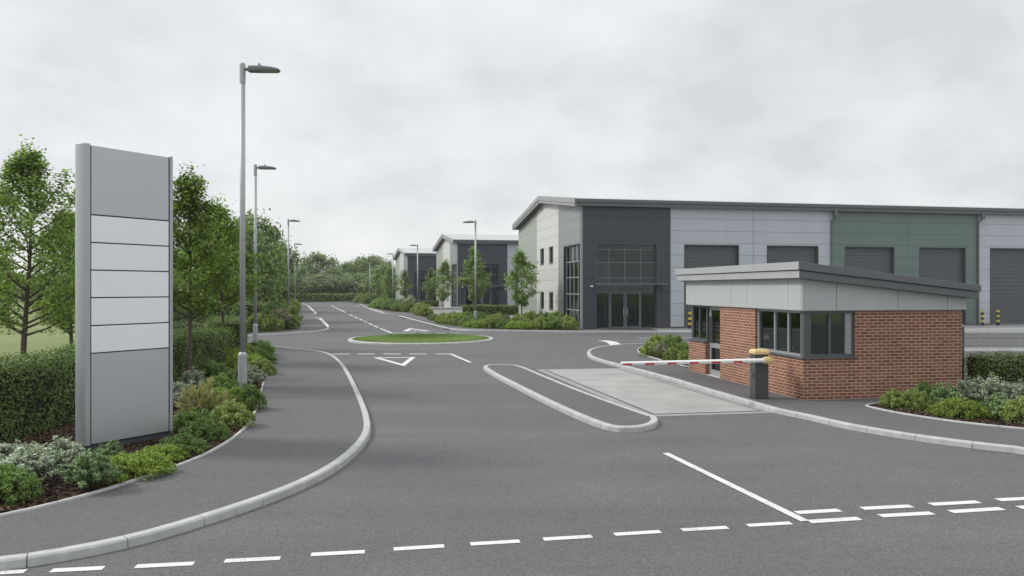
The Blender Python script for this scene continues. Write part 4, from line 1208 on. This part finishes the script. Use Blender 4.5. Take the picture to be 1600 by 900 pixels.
# woodland and backdrop trees
W1 = tree_meshes(41, 9.0, 4.2, 0.8, 7500, 0.24, 0.35, 'round', tr=0.16, twigs=14, stems=34, spread=0.24, lm='l_wood', bm='barkd')
W2 = tree_meshes(42, 8.5, 3.6, 0.6, 7000, 0.22, 0.45, 'round', tr=0.15, twigs=14, stems=32, spread=0.26, lm='l_wood', bm='barkd')
W3 = tree_meshes(43, 8.0, 3.4, 0.5, 6500, 0.22, 0.55, 'oval', tr=0.14, twigs=14, stems=30, spread=0.26, lm='l_olive', bm='barkd')
W4 = tree_meshes(44, 4.0, 3.0, 0.1, 5000, 0.20, 0.3, 'round', tr=0.10, twigs=12, stems=26, spread=0.30, lm='l_olive', bm='barkd')
WP = [(W1, 9.0), (W2, 8.5), (W3, 8.0), (W4, 4.0)]
wood = [  # px, Y, top y, proto, width
    (470, 175, 425, 2, 1.0), (497, 190, 397, 0, 1.05), (520, 170, 420, 2, 1.0), (545, 182, 412, 1, 1.0), (566, 195, 404, 0, 0.9), (583, 178, 401, 1, 1.15),
    (602, 165, 414, 0, 0.9), (618, 150, 426, 2, 0.9), (640, 190, 418, 1, 1.1), (450, 160, 412, 1, 1.0), (432, 150, 405, 2, 1.1), (508, 158, 432, 3, 1.3), (535, 162, 434, 3, 1.2),
    (480, 156, 436, 3, 1.2), (560, 160, 430, 3, 1.3), (590, 156, 432, 3, 1.1), (610, 152, 436, 3, 1.1), (455, 150, 434, 3, 1.2)]
ordn = ['first', 'second', 'third', 'fourth', 'fifth', 'sixth', 'seventh', 'eighth', 'ninth', 'tenth', 'eleventh', 'twelfth', 'thirteenth', 'fourteenth', 'fifteenth', 'sixteenth', 'seventeenth', 'eighteenth', 'nineteenth', 'twentieth']
wtall = sorted([w for w in wood if w[3] != 3]); wlow = sorted([w for w in wood if w[3] == 3])
for lst, desc, nm in ((wtall, 'tall round-headed tree from the left in the woodland beyond the road end', 'woodland_tree'),
                      (wlow, 'low olive bush from the left at the woodland foot, above the far hedge', 'woodland_bush')):
    for i, (px, Y, ty, k, w) in enumerate(lst):
        h = CH + (450 - ty) * Y / F; pr, bh = WP[k]
        t = put_tree(pr, (px - 800) / F * Y, Y, w, i * 2.1 + k, nm, ordn[i] + ' ' + desc, 'woodland beyond the end of the road', 0, sz=h / bh)
        if k == 3: t['category'] = 'bush'
# denser, taller trees on the left behind hedge and sign
left = [(392, 62, 338, 1, 0.62, 'tall dense dark tree behind the second street lamp pole'),
        (372, 50, 352, 0, 0.55, 'dense tree filling the gap left of the nearest lamp pole'),
        (340, 58, 372, 1, 0.75, 'broad dark tree behind the young bed trees'),
        (300, 52, 385, 0, 0.6, 'broad dark tree directly right of the big sign, behind the slim tree'),
        (427, 105, 397, 1, 0.75, 'dark bushy tree between the pointed tree and the third lamp'),
        (418, 85, 372, 0, 0.75, 'dark round tree behind the pointed young tree'),
        (250, 60, 392, 2, 0.9, 'tree hidden mostly behind the middle of the big sign'),
        (160, 75, 405, 1, 0.9, 'tree at the field edge hidden behind the left of the big sign')]
for i, (px, Y, ty, k, w, lb) in enumerate(left):
    h = CH + (450 - ty) * Y / F; pr, bh = WP[k]
    put_tree(pr, (px - 800) / F * Y, Y, w, i * 1.7, 'hedgerow_tree', lb, 'dense trees along the left boundary', 0, sz=h / bh)
field = [(-60, 150, 425, 0, 1.2), (-10, 160, 432, 1, 1.1), (35, 150, 428, 2, 1.2), (80, 165, 430, 0, 1.2), (125, 155, 424, 1, 1.2), (180, 160, 420, 2, 1.2), (240, 150, 415, 0, 1.2), (290, 150, 412, 1, 1.1), (345, 155, 408, 2, 1.1), (390, 150, 405, 0, 1.1)]
for i, (px, Y, ty, k, w) in enumerate(field):
    h = CH + (450 - ty) * Y / F; pr, bh = WP[k]
    put_tree(pr, (px - 800) / F * Y, Y, w, i * 1.9, 'woodland_tree', ordn[i] + ' tree from the left in the line across the green field', 'tree line beyond the field', 0, sz=h / bh)

# ------------------------------------------------------------------ hedges
def hedge(name, pts, width, height, leaf, dens, label, seed=0, z=0.08, lm='l_hedge', rough=0.05, end_round=True):
    """pts: centreline on the ground"""
    rn = np.random.default_rng(seed)
    ps = catmull(pts, 0.4) if len(pts) > 2 else [Vector(pts[0]).lerp(Vector(pts[1]), k / max(2, int((Vector(pts[1]) - Vector(pts[0])).length / 0.5))) for k in range(max(2, int((Vector(pts[1]) - Vector(pts[0])).length / 0.5)) + 1)]
    nn = normals2(ps); n = len(ps)
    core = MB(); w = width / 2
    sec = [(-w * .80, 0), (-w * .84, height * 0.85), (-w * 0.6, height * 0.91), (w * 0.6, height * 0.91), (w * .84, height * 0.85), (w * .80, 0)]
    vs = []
    for p, q in zip(ps, nn):
        vs += [(p.x + q.x * s, p.y + q.y * s, z + h) for s, h in sec]
    fs = []
    for i in range(n - 1):
        for k in range(5): fs.append((i * 6 + k, (i + 1) * 6 + k, (i + 1) * 6 + k + 1, i * 6 + k + 1))
    fs += [tuple(range(6)), tuple(range((n - 1) * 6 + 5, (n - 1) * 6 - 1, -1))]
    A = np.array([(p.x, p.y) for p in ps]); Bn = np.array([(q.x, q.y) for q in nn])
    Lt = np.linalg.norm(np.diff(A, axis=0), axis=1).sum()
    per = 2 * height + width
    cnt = int(Lt * per * dens)
    u = rn.uniform(0, n - 1.001, cnt); i = u.astype(int); f = (u - i)[:, None]
    c = A[i] * (1 - f) + A[i + 1] * f; nb = Bn[i]
    s = rn.uniform(0, per, cnt)
    lat = np.where(s < height, -w, np.where(s < height + width, s - height - w, w))
    zz = np.where(s < height, s, np.where(s < height + width, height, per - s))
    # soften edges, lumpy surface
    lump = 0.5 * np.sin(c[:, 0] * 3.1 + c[:, 1] * 2.3 + zz * 3) + 0.5 * np.sin(c[:, 1] * 5.3 - zz * 4.1 + lat * 3)
    lump2 = np.sin(c[:, 1] * 1.3 + c[:, 0] * 1.1 + seed)
    d = rn.normal(0, rough, cnt) + rough * lump - 0.02
    edge = np.clip((zz / height - 0.86) / 0.14, 0, 1) * np.clip(np.abs(lat) / w - 0.0, 0, 1)
    lat = lat * (1 + (d / w) * (s < height) + (d / w) * (s > height + width)) * (1 - 0.10 * edge)
    zz = zz + d * ((s >= height) & (s <= height + width)) - 0.06 * edge + 0.03 * lump2 * (zz > height * .8)
    pos = np.stack([c[:, 0] + nb[:, 0] * lat, c[:, 1] + nb[:, 1] * lat, z + zz], 1)
    out = np.zeros((cnt, 3)); side = (s < height) | (s > height + width); sg = np.sign(lat)
    out[side, 0] = (nb[:, 0] * sg)[side]; out[side, 1] = (nb[:, 1] * sg)[side]; out[~side, 2] = 1.2
    # end caps
    ce = int(width * height * dens)
    for e in (0, n - 1):
        q = Bn[e]; tdir = np.array([q[1], -q[0]]) * (1 if e else -1)
        tdir = (A[e] - A[e - 1 if e else 1]); tdir = tdir / (np.linalg.norm(tdir) + 1e-9)
        a = rn.uniform(-w, w, ce); h = rn.uniform(0, height, ce); o_ = rn.normal(0.02, rough, ce)
        pp = np.stack([A[e][0] + q[0] * a + tdir[0] * o_, A[e][1] + q[1] * a + tdir[1] * o_, z + h], 1)
        pos = np.concatenate([pos, pp]); oo = np.zeros((ce, 3)); oo[:, 0] = tdir[0]; oo[:, 1] = tdir[1]; out = np.concatenate([out, oo])
    # stray shoots on top
    lv = leaves(pos, leaf, 0.25, 0.5, out, seed)
    t = empty(name, (0, 0, 0)); tag(t, label, 'hedge')
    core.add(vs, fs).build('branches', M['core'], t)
    link('foliage', np_mesh('foliage', lv, 4, [M[lm]]), t)
    return t
hedge('clipped_hedge', [(-8.95, 5.5), (-9.0, 13), (-9.15, 18), (-9.6, 25)], 1.1, 1.36, 0.030, 1500, 'long clipped green hedge running along the left behind the big sign', 3, rough=0.05)
hedge('clipped_hedge', [(-10.2, 27.5), (-11.6, 31.0)], 1.3, 1.45, 0.045, 500, 'short dark hedge visible between the big sign and the slim tree', 4)
hedge('clipped_hedge', [(-15.6, 45.5), (-18.6, 55), (-22.0, 68), (-24.6, 78)], 1.7, 1.75, 0.055, 380, 'rounded clipped hedge curving away behind the far-left shrub bed', 5, rough=0.08)
hedge('low_hedge', [(-21.5, 45.6), (-15.9, 43.6)], 0.8, 0.62, 0.045, 420, 'low dark hedge along the side road pavement on the left', 6)
hedge('clipped_hedge', [(-22.5, 48.5), (-16.2, 46.3)], 1.2, 1.7, 0.05, 400, 'dark hedge filling the gap under the trees left of the nearest lamp', 15)
hedge('clipped_hedge', [(-44.5, 147.5), (-26.5, 147.5)], 1.4, 1.5, 0.11, 90, 'straight dark hedge closing the far end of the road', 7, rough=0.08)
hedge('clipped_hedge', [(-26.3, 140.5), (-21.8, 139.5)], 1.2, 1.4, 0.11, 90, 'dark hedge at the woodland foot left of the farthest warehouse', 8, rough=0.08)
hedge('clipped_hedge', [(-4.9, 73.5), (1.9, 74.8)], 1.1, 0.98, 0.06, 320, 'clipped hedge before the entrance of the middle warehouse', 9)
hedge('clipped_hedge', [(-15.6, 101.5), (-9.9, 102.8)], 1.1, 0.95, 0.08, 200, 'clipped hedge before the entrance of the farthest warehouse', 10)
hedge('clipped_hedge', [(11.35, 18.75), (20.0, 19.9)], 0.75, 1.0, 0.030, 1500, 'dark clipped hedge right of the gatehouse, before the mesh fence', 11, rough=0.05)

# ------------------------------------------------------------------ shrubs
def shrub_mesh(kind, seed):
    r = random.Random(seed); rn = np.random.default_rng(seed)
    P_ = dict(  # r, h, leaf, n, material, lobes, uprightness
        silver=(0.42, 0.62, 0.021, 8500, 'l_silver', 60, 0.9), lime=(0.62, 0.34, 0.022, 8500, 'l_lime', 75, 0.35), green=(0.5, 0.45, 0.022, 9000, 'l_green', 70, 0.5),
        feather=(0.40, 0.50, 0.021, 7500, 'l_grey', 55, 0.8), olive=(0.5, 0.5, 0.024, 7500, 'l_olivesh', 60, 0.5), tan=(0.42, 0.55, 0.020, 3800, 'l_tan', 30, 0.8),
        pink=(0.42, 0.55, 0.021, 6000, 'l_pink', 45, 0.8))[kind]
    R0, H0, lf, n, lm, lobes, up = P_
    mb = MB(); tips = []
    for k in range(lobes):
        a = k * 2.399 + r.uniform(-.3, .3); f = math.sqrt((k + .5) / lobes)
        rad = R0 * f * r.uniform(0.82, 1.15); h = H0 * (math.sqrt(max(0.10, 1 - f * f * 0.90)) * r.uniform(0.74, 1.16))
        e = Vector((math.cos(a) * rad, math.sin(a) * rad, h)); m_ = Vector((math.cos(a) * rad * (0.55 - 0.15 * up), math.sin(a) * rad * (0.55 - 0.15 * up), h * 0.45))
        mb.tube([(0, 0, -0.03), m_, e], [0.008, 0.006, 0.003], 4, cap=False)
        tips.append((m_, e))
    T = np.array([[tuple(a), tuple(b)] for a, b in tips]); idx = rn.integers(0, len(T), n)
    t = rn.beta(2.6, 1.1, n)[:, None]
    base = T[idx, 0] * (1 - t) + T[idx, 1] * t
    d = T[idx, 1] - T[idx, 0]; d /= np.linalg.norm(d, axis=1, keepdims=True) + 1e-9
    if kind in ('silver', 'feather', 'pink'):
        pos = base + rn.normal(0, R0 * 0.05, (n, 3)) * (1.5 - t); out = d * 0.9
        # spiky sub-shoots
        k = rn.integers(0, 8, n); sd = np.stack([np.cos(k * 0.785 + idx), np.sin(k * 0.785 + idx), 1.4 + 0 * k], 1)
        pos += sd * (rn.uniform(0, 0.07, n) * R0 * 1.4)[:, None]
    elif kind == 'tan':
        pos = base + d * rn.uniform(0, 0.12, n)[:, None] + rn.normal(0, R0 * 0.045, (n, 3)); out = d * 0.4
    else:
        # rounded leafy pads at the shoot ends, flatter for lime
        v = rn.normal(0, 1, (n, 3)); v /= np.linalg.norm(v, axis=1, keepdims=True)
        pr = R0 * (0.165 if kind != 'lime' else 0.15)
        pos = T[idx, 1] + v * (pr * rn.uniform(0.55, 1.05, n)[:, None]) * np.array([1, 1, 0.62 if kind == 'lime' else 0.85]) - np.array([0, 0, pr * .4])
        low = rn.random(n) < 0.22
        pos[low] = (T[idx, 1] * np.array([1.02, 1.02, 1]) )[low] * np.array([1, 1, 0]) + rn.normal(0, R0 * .09, (low.sum(), 3)) + np.stack([0 * t[low, 0], 0 * t[low, 0], rn.uniform(.04, 1, low.sum()) * T[idx, 1][low][:, 2] * .8], 1)
        out = v * 0.9
    pos[:, 2] = np.maximum(pos[:, 2], 0.015)
    lv = leaves(pos, lf, 0.3, 0.30 if kind in ('tan',) else 0.55, out, seed)
    if kind == 'tan':   # long thin blades
        lv = leaves(pos, lf * 1.5, 0.0, 0.14, None, seed)
        # blades aligned with the shoot
        s = lf * rn.uniform(1.2, 2.6, n)[:, None]; dd = d + rn.normal(0, 0.25, (n, 3)); sidev = rn.normal(0, 1, (n, 3)) * 0.004
        lv = np.stack([pos - dd * s, pos + sidev, pos + dd * s, pos - sidev], 1).reshape(-1, 3)
    # join stems + leaves in one mesh
    sv = np.array([tuple(v) for v in mb.v]); nb_ = len(sv)
    me = bpy.data.meshes.new('shrub')
    nl = len(lv) // 4
    nst = len(mb.f)
    me.vertices.add(nb_ + len(lv)); me.vertices.foreach_set('co', np.concatenate([sv, lv]).astype(np.float32).ravel())
    loops = np.concatenate([np.array(mb.f).ravel(), nb_ + np.arange(len(lv))]).astype(np.int32)
    me.loops.add(len(loops)); me.loops.foreach_set('vertex_index', loops)
    me.polygons.add(nst + nl)
    me.polygons.foreach_set('loop_start', np.arange(0, len(loops), 4, dtype=np.int32)); me.polygons.foreach_set('loop_total', np.full(nst + nl, 4, dtype=np.int32))
    me.materials.append(M['stem']); me.materials.append(M[lm])
    me.polygons.foreach_set('material_index', np.concatenate([np.zeros(nst), np.ones(nl)]).astype(np.int32))
    me.update(calc_edges=True)
    return me
SM = {}
def shrub(kind, x, y, s, label, group, z=0.1, sz=None, var=None, name=None):
    v = var if var is not None else random.Random(int(abs(x * 131 + y * 37))).randrange(3)
    if (kind, v) not in SM: SM[(kind, v)] = shrub_mesh(kind, 100 + v * 7 + len(kind) * 13)
    nm = name or {'silver': 'silver_shrub', 'lime': 'spreading_shrub', 'green': 'rounded_shrub', 'feather': 'feathery_shrub', 'olive': 'rounded_shrub', 'tan': 'ornamental_grass', 'pink': 'feathery_shrub'}[kind]
    o = link(nm, SM[(kind, v)], loc=(x, y, z)); o.scale = (s, s, sz or s)
    o.rotation_euler = (0, 0, (x * 7.3 + y * 3.1) % 6.28)
    return tag(o, label, 'shrub' if kind != 'tan' else 'ornamental grass', group)

# near-left bed (pixel foot, kind, scale, label)
GA = 'shrubs in the bed round the big sign'
def S(px, py, kind, s, lb, sz=None, group=GA, z=0.1, var=None):
    x, y = P(px, py, z); shrub(kind, x, y, s, lb, group, z, sz, var)
S(8, 782, 'green', 0.75, 'dark green shrub cut off at the left edge of the bed', 0.85)
S(46, 757, 'silver', 0.95, 'silver leaved shrub nearest the left edge of the view', 0.80)
S(-40, 760, 'silver', 0.9, 'silver shrub mostly outside the left edge', 0.75)
S(98, 738, 'silver', 0.85, 'silver leaved shrub just left of the sign foot', 0.72)
S(14, 735, 'silver', 0.85, 'pale silver shrub at the back, by the hedge foot', 0.6)
S(142, 764, 'feather', 0.88, 'feathery grey-green shrub in front of the left sign corner', 0.88)
S(172, 722, 'feather', 0.55, 'small upright grey-green shrub against the dark sign foot', 0.55)
S(205, 741, 'lime', 0.86, 'bright lime spreading shrub in front of the sign', 0.85)
S(248, 720, 'lime', 0.66, 'smaller lime green shrub under the right half of the sign', 0.62)
S(283, 708, 'green', 0.78, 'dark green spreading shrub just right of the lime shrub', 0.6)
S(318, 688, 'green', 0.8, 'dark green mound beside the right end of the sign', 0.72)
S(300, 672, 'green', 0.8, 'dark green mound behind the sign corner')
S(360, 667, 'olive', 0.8, 'full green mound at the bend of the path edging', 0.85)
S(318, 655, 'tan', 1.15, 'straw-coloured ornamental grass right of the sign', 1.15)
S(285, 640, 'silver', 0.9, 'white-leaved shrub close behind the right sign edge')
S(352, 641, 'lime', 0.85, 'yellow-green shrub left of the nearest lamp foot', 1.3)
S(384, 640, 'green', 0.75, 'green shrub hugging the foot of the nearest street lamp', 1.1)
S(345, 620, 'green', 0.95, 'mid green shrub left of the nearest lamp sleeve', 1.1)
S(300, 612, 'silver', 0.85, 'cream variegated shrub at the slim tree trunk')
S(283, 598, 'feather', 1.2, 'grey-green shrub behind the slim tree trunk')
S(396, 606, 'silver', 0.85, 'white-tipped shrub beside the path right of the nearest lamp')
S(372, 600, 'green', 0.95, 'green shrub directly behind the nearest lamp sleeve')
S(330, 594, 'green', 1.1, 'broad dark shrub in the middle of the bed')
S(405, 585, 'olive', 0.9, 'olive shrub at the path edge past the lamp')
S(382, 582, 'lime', 1.1, 'lime shrub at mid bed beyond the nearest lamp', 1.7)
S(350, 577, 'lime', 1.25, 'pale yellow-green shrub round the leaning young trunk', 1.9)
S(310, 577, 'green', 1.2, 'dark shrub at the back left of the bed')
S(407, 568, 'green', 1.0, 'dense green shrub near the far tip of the bed')
S(385, 564, 'olive', 1.15, 'olive shrub before the second street lamp')
S(350, 562, 'green', 1.2, 'green shrub near the third trunk in the bed')
S(315, 560, 'olive', 1.3, 'olive shrub at the far left back of the bed')
S(405, 556, 'green', 1.2, 'last green shrub beside the second street lamp foot')
S(370, 553, 'green', 1.2, 'green shrub at the far end of the bed')
S(335, 552, 'green', 1.2, 'dark shrub on the far rim of the bed, left of its end')
S(300, 551, 'green', 1.3, 'dark shrub at the far rim next to the sign edge')

# gatehouse right bed
GB = 'shrubs in the bed right of the gatehouse'
S(1397, 637, 'olive', 0.56, 'small upright olive shrub, leftmost in the bed right of the gatehouse', 0.72, GB)
S(1428, 640, 'olive', 0.62, 'second small olive shrub from the left by the gatehouse', 0.8, GB)
S(1444, 631, 'green', 0.66, 'taller green shrub behind the small olive pair', 1.0, GB)
S(1478, 640, 'feather', 0.98, 'feathery pale green shrub in the middle of the gatehouse bed', 0.98, GB)
S(1500, 651, 'lime', 0.86, 'low bright lime shrub at the front of the gatehouse bed', 1.0, GB)
S(1512, 628, 'silver', 0.75, 'silver shrub close before the fence post', 0.8, GB)
S(1548, 634, 'silver', 0.95, 'tall silver shrub before the dark hedge', 1.0, GB)
S(1560, 654, 'feather', 0.78, 'upright grey-green shrub right of the lime one', 0.9, GB)
S(1592, 640, 'silver', 0.95, 'silver shrub near the right edge of the view', 0.9, GB)
S(1596, 660, 'olive', 0.7, 'green shrub cut off by the right edge', 0.9, GB)
S(1640, 650, 'silver', 0.9, 'silver shrub outside the right edge', None, GB)
# gatehouse left bed
GC = 'shrubs in the small bed left of the gatehouse'
for px, py, k, s, sz, lb in [(1016, 556, 'olive', 0.75, 1.0, 'leftmost light green shrub in the small bed left of the gatehouse'),
                             (1034, 559, 'pink', 0.7, 1.0, 'brownish grey shrub in the small bed left of the gatehouse'),
                             (1050, 565, 'olive', 0.68, 0.95, 'light green ball-shaped shrub before the low brick wall'),
                             (1050, 552, 'green', 1.1, 1.5, 'tallest dark green shrub left of the gatehouse window'),
                             (1068, 560, 'green', 0.8, 1.2, 'dark green shrub touching the brick wall end'),
                             (1071, 570, 'olive', 0.55, 0.9, 'pale green shrub in front of the brick wall end'),
                             (1026, 547, 'olive', 0.9, 1.2, 'yellow-green shrub at the back of the small bed')]:
    S(px, py, k, s, lb, sz, GC)

# far shrubs, two rows each, ordinals from the left
def row(pts, n, kinds, s, zs, where, group, seed):
    r = random.Random(seed); c = [Vector(P(a, b, 0.1)) for a, b in pts]
    ln = [0]
    for a, b in zip(c[:-1], c[1:]): ln.append(ln[-1] + (b - a).length)
    pos = []
    for i in range(n):
        d = ln[-1] * (i + 0.5) / n
        j = max(k for k in range(len(ln) - 1) if ln[k] <= d); q = c[j].lerp(c[j + 1], (d - ln[j]) / (ln[j + 1] - ln[j]))
        pos.append((q.x / q.y, q))
    pos.sort(key=lambda a: a[0])
    for i, (_, q) in enumerate(pos):
        k = kinds[r.randrange(len(kinds))]; sc = s * r.uniform(0.88, 1.2)
        shrub(k, q.x + r.uniform(-.1, .1), q.y + r.uniform(-.1, .1), sc, ordn[i] + ' shrub from the left ' + where, group, 0.1, sc * zs * r.uniform(0.85, 1.15))
row([(692, 503.4), (700, 505.3), (740, 511.3), (800, 513.9), (850, 514.6), (897, 515.0)], 18, ['olive', 'olive', 'green', 'lime'], 1.25, 1.15, 'in the front row before the nearest warehouse gable', 'shrub bed before the nearest warehouse gable', 1)
row([(726, 504.5), (740, 506.3), (800, 509.6), (850, 511.5), (880, 512.5)], 10, ['olive', 'green', 'feather'], 1.35, 1.2, 'in the back row before the nearest warehouse gable', 'shrub bed before the nearest warehouse gable', 2)
row([(655, 491.3), (668, 494.0)], 4, ['olive', 'olive'], 1.5, 1.25, 'at the left tip of the bed by the white wall', 'shrub bed by the white wall', 3)
row([(672, 498.4), (690, 502.8)], 4, ['green', 'green', 'olive'], 0.85, 1.0, 'in the low row just in front of the white wall', 'low shrubs before the white wall', 31)
row([(585, 480.7), (600, 483.2), (612, 484.5), (622, 486.5), (640, 487.5), (665, 488.0)], 14, ['olive', 'feather', 'green'], 1.75, 1.15, 'in the bed before the farthest warehouse', 'shrub bed before the farthest warehouse', 4)
row([(590, 477.8), (612, 479.5), (640, 483.5), (665, 484.5)], 10, ['silver', 'feather', 'olive'], 1.7, 1.2, 'in the back row before the farthest warehouse', 'shrub bed before the farthest warehouse', 5)
row([(560, 472.6), (576, 474.8)], 6, ['olive', 'green'], 1.8, 1.3, 'at the foot of the farthest lamp on the right', 'shrubs at the road end', 6)
row([(392, 518.5), (420, 517.0), (455, 513.5)], 6, ['green', 'olive', 'pink'], 1.45, 1.35, 'in the front row of the far-left bed', 'far-left shrub bed', 7)
row([(398, 512.5), (425, 509.5), (456, 506.0)], 6, ['olive', 'lime', 'pink'], 1.5, 1.4, 'in the second row of the far-left bed', 'far-left shrub bed', 8)
row([(405, 505.5), (430, 502.5), (457, 500.0)], 6, ['green', 'olive', 'feather'], 1.5, 1.3, 'in the third row of the far-left bed', 'far-left shrub bed', 9)
row([(418, 496), (440, 489), (456, 485)], 9, ['olive', 'lime', 'green'], 1.6, 1.3, 'in the bed round the pointed young tree', 'shrub bed under the pointed young tree', 10)
row([(445, 493), (457, 489), (459, 479)], 9, ['olive', 'green'], 1.5, 1.3, 'along the road side of the pointed young tree', 'shrub bed under the pointed young tree', 11)

# ------------------------------------------------------------------ haze
hm = bpy.data.materials.new('haze'); hm.use_nodes = True; hn = hm.node_tree; hn.nodes.clear()
ho = N(hn, 'ShaderNodeOutputMaterial'); pv = N(hn, 'ShaderNodeVolumePrincipled')
pv.inputs['Color'].default_value = (0.88, 0.92, 0.95, 1); pv.inputs['Density'].default_value = 0.0003; pv.inputs['Anisotropy'].default_value = 0.2
L(hn, pv.outputs[0], ho.inputs['Volume'])
hz = MB().box(-400, 400, -60, 500, -1.2, 14.0).build('haze', hm); tag(hz, kind='stuff')

# ------------------------------------------------------------------ sky and light
SUN_EL, SUN_AZ = 40.0, 279.0           # azimuth clockwise from +Y
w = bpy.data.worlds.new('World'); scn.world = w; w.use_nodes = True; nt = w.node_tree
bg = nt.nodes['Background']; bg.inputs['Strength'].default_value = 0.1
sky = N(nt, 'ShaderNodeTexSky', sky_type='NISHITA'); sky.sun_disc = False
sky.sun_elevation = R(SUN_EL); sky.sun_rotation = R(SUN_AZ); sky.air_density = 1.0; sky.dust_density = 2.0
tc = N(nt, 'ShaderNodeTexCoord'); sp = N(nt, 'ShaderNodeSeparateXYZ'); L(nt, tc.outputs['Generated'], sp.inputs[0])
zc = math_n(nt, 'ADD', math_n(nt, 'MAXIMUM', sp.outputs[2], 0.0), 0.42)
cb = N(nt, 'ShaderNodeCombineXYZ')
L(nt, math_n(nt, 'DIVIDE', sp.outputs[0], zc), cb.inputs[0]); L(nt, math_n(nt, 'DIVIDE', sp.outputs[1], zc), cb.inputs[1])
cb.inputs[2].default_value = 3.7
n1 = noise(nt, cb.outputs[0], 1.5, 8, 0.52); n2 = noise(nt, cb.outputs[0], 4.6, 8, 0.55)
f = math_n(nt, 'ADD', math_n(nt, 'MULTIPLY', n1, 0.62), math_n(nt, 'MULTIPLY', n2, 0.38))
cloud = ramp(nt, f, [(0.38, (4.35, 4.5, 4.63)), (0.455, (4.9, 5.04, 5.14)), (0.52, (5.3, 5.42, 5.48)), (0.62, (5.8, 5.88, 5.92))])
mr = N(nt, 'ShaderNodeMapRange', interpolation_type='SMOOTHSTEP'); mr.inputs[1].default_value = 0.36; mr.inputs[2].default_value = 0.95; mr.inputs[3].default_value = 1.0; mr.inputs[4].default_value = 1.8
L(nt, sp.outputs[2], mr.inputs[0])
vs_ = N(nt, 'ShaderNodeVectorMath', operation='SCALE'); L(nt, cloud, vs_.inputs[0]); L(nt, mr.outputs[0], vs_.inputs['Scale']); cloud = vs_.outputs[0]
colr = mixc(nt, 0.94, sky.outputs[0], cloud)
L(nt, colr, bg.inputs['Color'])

sd = bpy.data.lights.new('sun', 'SUN'); so = bpy.data.objects.new('sun', sd); COL.objects.link(so)
sd.energy = 1.5; sd.angle = R(12); sd.color = (1.0, 0.965, 0.91)
az = R(SUN_AZ); el_ = R(SUN_EL)
sv = Vector((math.sin(az) * math.cos(el_), math.cos(az) * math.cos(el_), math.sin(el_)))
so.rotation_euler = (-sv).to_track_quat('-Z', 'Y').to_euler(); so.location = (-20, 5, 30)

# ------------------------------------------------------------------ camera
cd = bpy.data.cameras.new('camera'); co = bpy.data.objects.new('camera', cd); COL.objects.link(co)
cd.sensor_width = 36; cd.lens = 27.0; cd.clip_start = 0.05; cd.clip_end = 4000
co.location = (0, 0, CH); co.rotation_euler = (R(90), 0, 0)
scn.camera = co
scn.view_settings.view_transform = 'Standard'
try: scn.view_settings.look = 'None'
except Exception: pass
scn.view_settings.exposure = 0.68; scn.view_settings.gamma = 1.0
scn.view_settings.use_curve_mapping = False
scn.render.resolution_x = 1024; scn.render.resolution_y = 576
